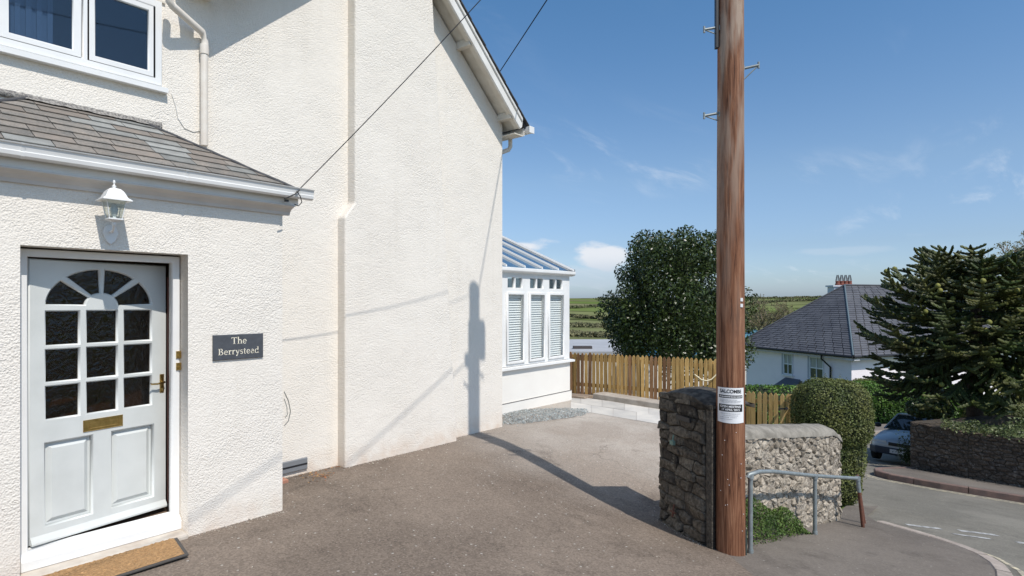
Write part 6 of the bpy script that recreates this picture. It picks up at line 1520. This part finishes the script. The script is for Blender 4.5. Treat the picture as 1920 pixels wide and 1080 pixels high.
# ------------------------------------------------------------------ pale and bare trees further off
def bare_tree(name, base, h, spread, label, m_tw, m_leaf, seed, leaves_n, lsz, depth=5, group=None):
    root = thing(name, base, label, 'tree', group); r2 = random.Random(seed); mb = MB(); tips = []
    def grow(p, d, L_, r, lev):
        q = p + d * L_ * .5 + Vector((r2.uniform(-1, 1), r2.uniform(-1, 1), 0)) * L_ * .06; e = p + d * L_
        mb.tube([p, q, e], [r, r * .8, r * .6], 5 if lev < 2 else 3, caps=False)
        if lev >= depth: tips.append((e, d)); return
        for _ in range(3 if lev < 3 else 4):
            nd = (d + Vector((r2.uniform(-1, 1) * spread, r2.uniform(-1, 1) * spread, r2.uniform(-.25, .55)))).normalized(); grow(e, nd, L_ * r2.uniform(.6, .8), r * .55, lev + 1)
            if lev > 2: tips.append((p + d * L_ * r2.random(), nd))
    grow(Vector(base), Vector((0, 0, 1)), h * .27, h * .022, 0); mb.build('trunk', m_tw, root)
    if leaves_n:
        C = []; 
        for _ in range(leaves_n): t = r2.choice(tips)[0]; C.append((t.x + r2.gauss(0, .25) * lsz * 4, t.y + r2.gauss(0, .25) * lsz * 4, t.z + r2.gauss(0, .25) * lsz * 4))
        leaves('crown', C, lsz, m_leaf, root, aspect=.5)
b = atD(1436, 565, 46); b.z = -8.0; bare_tree('bare_tree', b, 9.8, .95, 'bare brown bushy tree between the pole and the slate roof', M_TWIG, M_BUD, 3, 6000, .06)
b = atD(1475, 565, 60); b.z = -9.0; bare_tree('bare_tree', b, 11.0, .9, 'hazy bare tree just left of the slate roof slope', M_TWIG, M_BUD, 5, 4000, .07)
b = atD(1975, 565, 36); b.z = -5.5; bare_tree('budding_tree', b, 13.5, .7, 'pale budding tree rising behind the monkey puzzle at the right edge', M_TWIG, M_PALELEAF, 9, 6500, .075)

# ------------------------------------------------------------------ blue house
def blue_house():
    C0 = Vector((-5.8, 34.3, 0)); dL = Vector((-6.4, 3.5, 0)).normalized(); dR = Vector((.48, .877, 0)).normalized(); Wd, Ln = 7.4, 14; ez = -2.80; gz = -8.8
    root = thing('blue_house', C0 + dL * 3.7 + dR * 7 + Vector((0, 0, gz)), 'pale blue rendered house with a hipped grey slate roof down the hill', 'house')
    off = .45
    mb = MB(); poly = [C0, C0 + dL * Wd, C0 + dL * Wd + dR * Ln, C0 + dR * Ln]; mb.prism([(p.x, p.y, gz) for p in poly], (0, 0, ez - .18 - gz)); mb.build('wall', M_HOUSEB, root)
    # roof as overlapping slate courses on each slope
    E = [C0 - dL * off - dR * off, C0 + dL * (Wd + off) - dR * off, C0 + dL * (Wd + off) + dR * (Ln + off), C0 - dL * off + dR * (Ln + off)]
    inset = 4.55; half = (Wd + 2 * off) / 2
    R0 = C0 + dL * (Wd / 2) + dR * (inset - off); R1 = C0 + dL * (Wd / 2) + dR * (Ln - inset + off); rise = 3.75
    for p in E: p.z = ez
    R0 = Vector((R0.x, R0.y, ez + rise)); R1 = Vector((R1.x, R1.y, ez + rise))
    rr = random.Random(2)
    def slope(a, b, t0, t1):
        mb = MB(); n = 34; nn = (b - a).cross(t0 - a).normalized(); nn = nn if nn.z > 0 else -nn
        for i in range(n):
            k0, k1 = i / n, min(1, (i + 1.2) / n); p0, p1, q0, q1 = a.lerp(t0, k0), b.lerp(t1, k0), a.lerp(t0, k1), b.lerp(t1, k1)
            L_ = (p1 - p0).length; m_ = max(1, int(L_ / .55)); 
            for j in range(m_):
                u0, u1 = j / m_, (j + 1) / m_ - .006
                A_, B_, C_, D_ = p0.lerp(p1, u0), p0.lerp(p1, u1), q0.lerp(q1, u1), q0.lerp(q1, u0); hgt = nn * (.032 + rr.uniform(-.004, .004))
                mb.add([A_ + hgt, B_ + hgt, C_ + nn * .005, D_ + nn * .005, A_, B_], [(0, 1, 2, 3), (4, 5, 1, 0)])
        me = mb.mesh('roof_slope'); o = link_mesh('roof_slope', me, M_HSLATE, root); o['kind'] = 'stuff'
        mb = MB(); pl = [a, b, t1, t0] if (t1 - t0).length > .01 else [a, b, t0]; mb.prism([p - nn * .01 for p in pl], -nn * .05); mb.build('roof_deck', M_DKSLATE, root)
    slope(E[0], E[1], R0, R0); slope(E[3], E[0], R1, R0); slope(E[1], E[2], R0, R1); slope(E[2], E[3], R1, R1)
    for a, b in ((E[0], R0), (E[1], R0), (R0, R1), (E[3], R1), (E[2], R1)):
        mb = MB(); u = Vector((0, 0, .05)); mb.tube([a + u, b + u], .045 if a is E[0] else .05, 5); mb.build('ridge_tiles', M_HIPLEAD if a is E[0] else M_HSLATE, root)
    # eaves board and gutter
    for a, b in ((E[0], E[1]), (E[0], E[3])):
        d = (b - a).normalized(); inn = Vector((0, 0, 0)); nrm_ = Vector((d.y, -d.x, 0)); cen = C0 + dL * 3.7 + dR * 7; nrm_ = nrm_ if nrm_.dot(a - cen) > 0 else -nrm_
        mb = MB(); mb.fbox(a - nrm_ * .08 + Vector((0, 0, -.24)), b - a, -nrm_ * .4, (0, 0, .20)); mb.build('eaves_board', mat('eaves_grey', (.55, .54, .56), rough=.7), root)
        mb = MB(); mb.tube([a + nrm_ * .03 + Vector((0, 0, -.05)), b + nrm_ * .03 + Vector((0, 0, -.05))], .07, 6); mb.build('gutter', M_BLACK, root)
    # windows on the shaded end
    nrmE = -dR
    def s_of(x):
        d = ray(x, 600); # intersect with the end wall plane
        t = C0.dot(dR) / Vector((d.x, d.y, 0)).dot(dR); P = Vector((d.x, d.y, 0)) * t; return (P - C0).dot(dL), t
    for (x0, x1, y0, y1) in ((1470, 1487, 664, 703), (1519, 1545, 671, 713)):
        s0, t0 = s_of(x1); s1, t1 = s_of(x0); z0, z1 = (565 - y1) / F_PX * t0, (565 - y0) / F_PX * t0
        fr_ = (C0 + nrmE * .02, dL, (0, 0, 1), nrmE); zm = (z0 + z1) / 2; sm_ = (s0 + s1) / 2; g = .05
        holes = [[(s0 + g, z0 + g), (sm_ - .02, z0 + g), (sm_ - .02, zm - .03), (s0 + g, zm - .03)], [(sm_ + .02, z0 + g), (s1 - g, z0 + g), (s1 - g, zm - .03), (sm_ + .02, zm - .03)], [(s0 + g, zm + .03), (sm_ - .02, zm + .03), (sm_ - .02, z1 - g), (s0 + g, z1 - g)], [(sm_ + .02, zm + .03), (s1 - g, zm + .03), (s1 - g, z1 - g), (sm_ + .02, z1 - g)]]
        W = plate('window', [(s0, z0), (s1, z0), (s1, z1), (s0, z1)], holes, .06, fr_, M_WINFR, root)
        for k, (za, zb_, m) in enumerate(((z0 + .02, zm, M_PANE_FAR), (zm, z1 - .02, mat('blind_behind_glass', (.36, .38, .36), rough=.3)))):
            mb = MB(); mb.fbox(C0 + nrmE * .003 + dL * (s0 + .02) + Vector((0, 0, za)), dL * (s1 - s0 - .04), nrmE * .008, (0, 0, zb_ - za)); mb.build('pane', m, W)
        mb = MB(); mb.fbox(C0 + nrmE * .0 + dL * (s0 - .08) + Vector((0, 0, z0 - .09)), dL * (s1 - s0 + .16), nrmE * .14, (0, 0, .07)); mb.build('sill', M_WINFR, W)
        mb = MB(); mb.fbox(C0 + nrmE * .005 + dL * (s1 + .0) + Vector((0, 0, z0 - .02)), dL * .14, nrmE * .035, (0, 0, z1 - z0 + .06)); mb.build('surround', mat('grey_reveal', (.40, .42, .47), rough=.8), W)
    # downpipe and slate canopy
    s, t = s_of(1559); p = C0 + dL * s + nrmE * .08; p0 = C0 + dL * (s + .25) + nrmE * .45
    mb = MB(); mb.tube([Vector((p0.x, p0.y, ez - .1)), Vector((p0.x, p0.y, ez - .3)), Vector((p.x, p.y, ez - .75)), Vector((p.x, p.y, gz))], .05, 7); mb.build('downpipe', M_BLACK, root)
    sa, ta = s_of(1464); sb, tb_ = s_of(1510); sc_, _ = s_of(1478); sd_, _ = s_of(1502); zt, zl = -(706 - 565) / F_PX * ta, -(732 - 565) / F_PX * ta
    mb = MB(); O1 = nrmE * 1.0; tp = [C0 + dL * (sa - .35) + Vector((0, 0, zt)), C0 + dL * (sb + .35) + Vector((0, 0, zt))]; bt = [C0 + dL * sa + O1 + Vector((0, 0, zl + .15)), C0 + dL * sb + O1 + Vector((0, 0, zl + .15))]
    mb.prism([tp[0], tp[1], bt[1], bt[0]], (0, 0, -.08)); mb.prism([tp[0], bt[0], C0 + dL * sa + Vector((0, 0, zl + .15))], (0, 0, -.06)); mb.prism([tp[1], bt[1], C0 + dL * sb + Vector((0, 0, zl + .15))], (0, 0, -.06)); mb.build('door_canopy', M_HSLATE_SMALL, root)
    # chimney with pots and wire cowls
    c = atD(1584, 540, 38.5); c.z = 0
    rgt = Vector((CS, SN, 0)); fwd = Vector((-SN, CS, 0))
    mb = MB(); mb.fbox(c - rgt * .72 + Vector((0, 0, -1.5)), rgt * 1.35, fwd * .8, (0, 0, 2.48)); mb.fbox(c - rgt * .82 - fwd * .08 + Vector((0, 0, .98)), rgt * 1.55, fwd * .96, (0, 0, .10)); ch = mb.build('chimney', mat('white_stack', (.60, .62, .66), rough=.8), root)
    for k in range(4):
        q = c + rgt * (-.25 + .27 * k) + fwd * .4; mb = MB(); mb.lathe(Vector((q.x, q.y, 0)), [(.15, 1.08), (.18, 1.12), (.14, 1.2), (.125, 1.30), (.145, 1.34), (.12, 1.38)], 9); mb.build('chimney_pot', M_REDPOT, ch)
        mb = MB()
        for j in range(6): a = j * math.pi / 3; mb.tube([q + Vector((.13 * math.cos(a), .13 * math.sin(a), 1.38)), q + Vector((.05 * math.cos(a), .05 * math.sin(a), 1.78))], .016, 4)
        mb.build('wire_cowl', mat('cowl_wire', (.16, .17, .18), rough=.5), ch)
blue_house()

# ------------------------------------------------------------------ low neighbouring roofs left
def neighbours():
    rgt = Vector((CS, SN, 0)); fwd = Vector((-SN, CS, 0))
    a = atD(1010, 643, 20.5); root = thing('outbuilding', (a.x, a.y, -6), 'low outbuilding with a flat pale grey roof beyond the picket fence', 'building')
    P0 = atD(1010, 565, 20.5); P0.z = -1.90
    mb = MB(); mb.fbox(P0 + Vector((0, 0, -3)), rgt * 5.2, fwd * 6, (0, 0, 2.85)); mb.build('wall', M_CWALL, root)
    mb = MB(); mb.prism([P0 - rgt * .1 - fwd * .1, P0 + rgt * 5.4 - fwd * .1, P0 + rgt * 5.4 + fwd * 6.2 + Vector((0, 0, .02)), P0 - rgt * .1 + fwd * 6.2 + Vector((0, 0, .02))], (0, 0, .12)); mb.build('roof', M_GREYROOF, root)
    v = atD(1098, 652, 21.5); mb = MB(); mb.fbox(Vector((v.x, v.y, -1.79)) - rgt * .45, rgt * .7, fwd * .3, (0, 0, .11)); mb.build('roof_vent', mat('dark_vent', (.07, .06, .06), rough=.8), root)
    q = atD(1265, 565, 19.2); q.z = -1.75; root = thing('garden_shed', (q.x, q.y, -5), 'blue roofed shed glimpsed between the fence and the evergreen tree', 'shed')
    mb = MB(); mb.fbox(q - rgt * 1.3 + Vector((0, 0, -3)), rgt * 2.6, fwd * 2, (0, 0, 2.9)); mb.build('wall', M_CWALL, root)
    mb = MB(); mb.prism([q - rgt * 1.4 - fwd * .1 + Vector((0, 0, -.1)), q - rgt * 1.4 + fwd * 1 + Vector((0, 0, .15)), q - rgt * 1.4 + fwd * 2.1 + Vector((0, 0, -.1)), q - rgt * 1.4 + fwd * 1 + Vector((0, 0, .07))], rgt * 2.8); mb.build('roof', M_BLUE, root)
    q = atD(1380, 565, 44); q.z = -2.6; root = thing('distant_roof_house', (q.x, q.y, -8), 'distant house with a teal roof just right of the pole', 'house')
    mb = MB(); mb.fbox(q - rgt * 1 + Vector((0, 0, -5)), rgt * 3.2, fwd * 4, (0, 0, 4.6)); mb.build('wall', M_CWALL, root)
    mb = MB(); mb.prism([q - rgt * 1.2 - fwd * .2 + Vector((0, 0, -.45)), q - rgt * 1.2 + fwd * 2 + Vector((0, 0, .35)), q - rgt * 1.2 + fwd * 4.2 + Vector((0, 0, -.45))], rgt * 3.6); mb.build('roof', mat('teal_roof', (.10, .24, .32), rough=.5), root)
neighbours()

# hedgerows and scrub in the fields
def hedgerow(pts_px, hgt, wid, n, label):
    """pts_px: list of (pixel x, distance) following the terrain"""
    C = []; W_ = []
    for x, r in pts_px: d = ray(x, 565); d = Vector((d.x, d.y, 0)).normalized() * r; W_.append(d)
    tot = sum((b - a).length for a, b in zip(W_, W_[1:]))
    for a, b in zip(W_, W_[1:]):
        m_ = int(n * (b - a).length / tot)
        for _ in range(m_):
            p = a.lerp(b, rng.random()); x, y = p.x + rng.normal() * wid, p.y + rng.normal() * wid; hh = hgt * (.6 + .6 * abs(mnoise.noise((x * .15, y * .15, 0)))) * rng.random() ** .6; C.append((x, y, terr(x, y) + hh))
    return C
HC = hedgerow([(1030, 185), (1140, 180), (1260, 176)], 1.7, 2.5, 6000, '') + hedgerow([(1030, 235), (1110, 228), (1200, 232)], 1.5, 3.5, 4500, '')
o = leaves('scrub', HC, .45, M_SCRUB, None, aspect=.6, up=.5); meta(o, 'dark scrub and hedgerow across the lower green field', 'hedgerow', kind='stuff')
HC = hedgerow([(1060, 430), (1110, 470), (1160, 560), (1200, 640)], 2.2, 1.5, 2500, '') + hedgerow([(1060, 330), (1105, 300), (1180, 285)], 1.6, 1.0, 2200, '') + hedgerow([(1390, 500), (1450, 560), (1530, 600)], 2.2, 2, 2500, '') + hedgerow([(1390, 380), (1430, 330), (1480, 300)], 2.5, 3, 3000, '') + hedgerow([(1395, 150), (1440, 160), (1500, 170)], 3, 6, 6000, '') + hedgerow([(1390, 720), (1470, 700), (1560, 760)], 3, 3, 2500, '') + hedgerow([(1120, 740), (1160, 735)], 4, 3, 700, '')
o = leaves('hedgerows', HC, .8, M_SCRUB, None, aspect=.6, up=.5); meta(o, 'dark hedgerows dividing the distant green hillside fields', 'hedgerow', kind='stuff')

# ------------------------------------------------------------------ parked car
def car():
    fc = Vector((-2.02, 18.95, 0)); hd = Vector((-.13, -.99, 0)).normalized(); sd_ = Vector((-hd.y, hd.x, 0)); g0 = street(fc.y) - .045
    gz2 = street((fc - hd * 4).y) - .045
    root = thing('parked_car', fc - hd * 2 + Vector((0, 0, g0)), 'silver-blue car with its bonnet showing past the end of the far stone wall', 'car')
    slope = (gz2 - g0) / 4.0
    def P(s, w, z): # s metres back from the front bumper
        q = fc - hd * s + sd_ * w; return Vector((q.x, q.y, g0 + slope * s + z))
    # body stations: (s, half width, bottom z, shoulder z, centre z)
    st = [(0.0, .55, .34, .52, .56), (.06, .70, .24, .60, .64), (.25, .80, .20, .68, .74), (.9, .84, .19, .80, .87), (1.25, .85, .19, .86, .94), (2.2, .86, .19, .90, .93), (3.2, .86, .19, .93, .95), (3.75, .82, .22, .93, .97), (4.0, .72, .30, .80, .84)]
    mb = MB(); vs = []; sec = []
    for (s, w, zb_, zs, zc) in st:
        ring = [(-w * .92, zb_), (-w, zb_ + .15), (-w * 1.0, (zb_ + zs) / 2 + .05), (-w * .95, zs - .03), (-w * .80, zs + .015), (-w * .4, zc - .005), (0, zc), (w * .4, zc - .005), (w * .80, zs + .015), (w * .95, zs - .03), (w, (zb_ + zs) / 2 + .05), (w, zb_ + .15), (w * .92, zb_)]; sec.append(len(ring)); vs += [P(s, a, z) for a, z in ring]
    n = sec[0]; fs = [(i * n + k, i * n + k + 1, (i + 1) * n + k + 1, (i + 1) * n + k) for i in range(len(st) - 1) for k in range(n - 1)]; fs += [tuple(range(n)), tuple(range(len(st) * n - 1, (len(st) - 1) * n - 1, -1))]; fs += [(i * n, (i + 1) * n, (i + 1) * n + n - 1, i * n + n - 1) for i in range(len(st) - 1)]
    mb.add(vs, fs, True); me = mb.mesh('body'); import bmesh
    bm = bmesh.new(); bm.from_mesh(me); bmesh.ops.recalc_face_normals(bm, faces=bm.faces); bm.to_mesh(me); bm.free(); body = link_mesh('body', me, M_CAR, root)
    sm_ = body.modifiers.new('s', 'SUBSURF'); sm_.levels = 1; sm_.render_levels = 2
    # glasshouse and roof
    mb = MB(); b0 = [P(1.18, -.70, .90), P(1.18, .70, .90), P(3.72, .70, .95), P(3.72, -.70, .95)]; t0 = [P(1.95, -.55, 1.33), P(1.95, .55, 1.33), P(3.35, .55, 1.33), P(3.35, -.55, 1.33)]
    mb.add(b0 + t0, [(0, 1, 5, 4), (1, 2, 6, 5), (2, 3, 7, 6), (3, 0, 4, 7)]); mb.build('windows', M_CARGLASS, root)
    mb = MB(); mb.prism([p - Vector((0, 0, .01)) for p in t0], (0, 0, .05))
    for i in range(4): mb.tube([b0[i], t0[i]], .03, 5)
    for w in (-1, 1): mb.tube([P(2.35, .70 * w, .93), P(2.5, .565 * w, 1.34)], .03, 5)
    bev(mb.build('roof', M_CAR, root), .02, 2)
    mb = MB(); mb.prism([P(-.02, -.62, .25), P(-.02, .62, .25), P(.22, .83, .25), P(.22, -.83, .25)], (0, 0, .20)); bev(mb.build('bumper', mat('dark_bumper', (.03, .04, .06), rough=.5), root), .03, 2)
    mb = MB(); mb.prism([P(-.005, -.30, .50), P(-.005, .30, .50), P(.08, .30, .50), P(.08, -.30, .50)], (0, 0, .09)); mb.build('grille', M_BLACK, root)
    mb = MB(); mb.prism([P(-.035, -.26, .30), P(-.035, .26, .30), P(-.022, .26, .30), P(-.022, -.26, .30)], (0, 0, .11)); mb.build('number_plate', M_PLATE, root)
    for w in (-1, 1):
        mb = MB(); mb.prism([P(.01, .34 * w, .50), P(.07, .66 * w, .50), P(.22, .76 * w, .52), P(.2, .36 * w, .52)], (0, 0, .12)); bev(mb.build('headlight', M_LAMPG, root), .02, 2)
        mb = MB(); mb.lathe(P(1.35, .92 * w, 0), [(.02, .90), (.09, .92), (.09, 1.01), (.02, 1.03)], 7); mb.build('wing_mirror', M_BLACK, root)
        for s in (.78, 3.2):
            c = P(s, .80 * w, .30); mb = MB(); ax = sd_ * w; mb.tube([c - ax * .10, c - ax * .09, c + ax * .07, c + ax * .08], [.26, .30, .30, .26], 18); wl = mb.build('tyre', M_TYRE, root)
            mb = MB(); mb.tube([c + ax * .075, c + ax * .09], [.19, .17], 14); mb.build('wheel_rim', mat('rim', (.4, .41, .42), rough=.35, metallic=.6), root)
car()
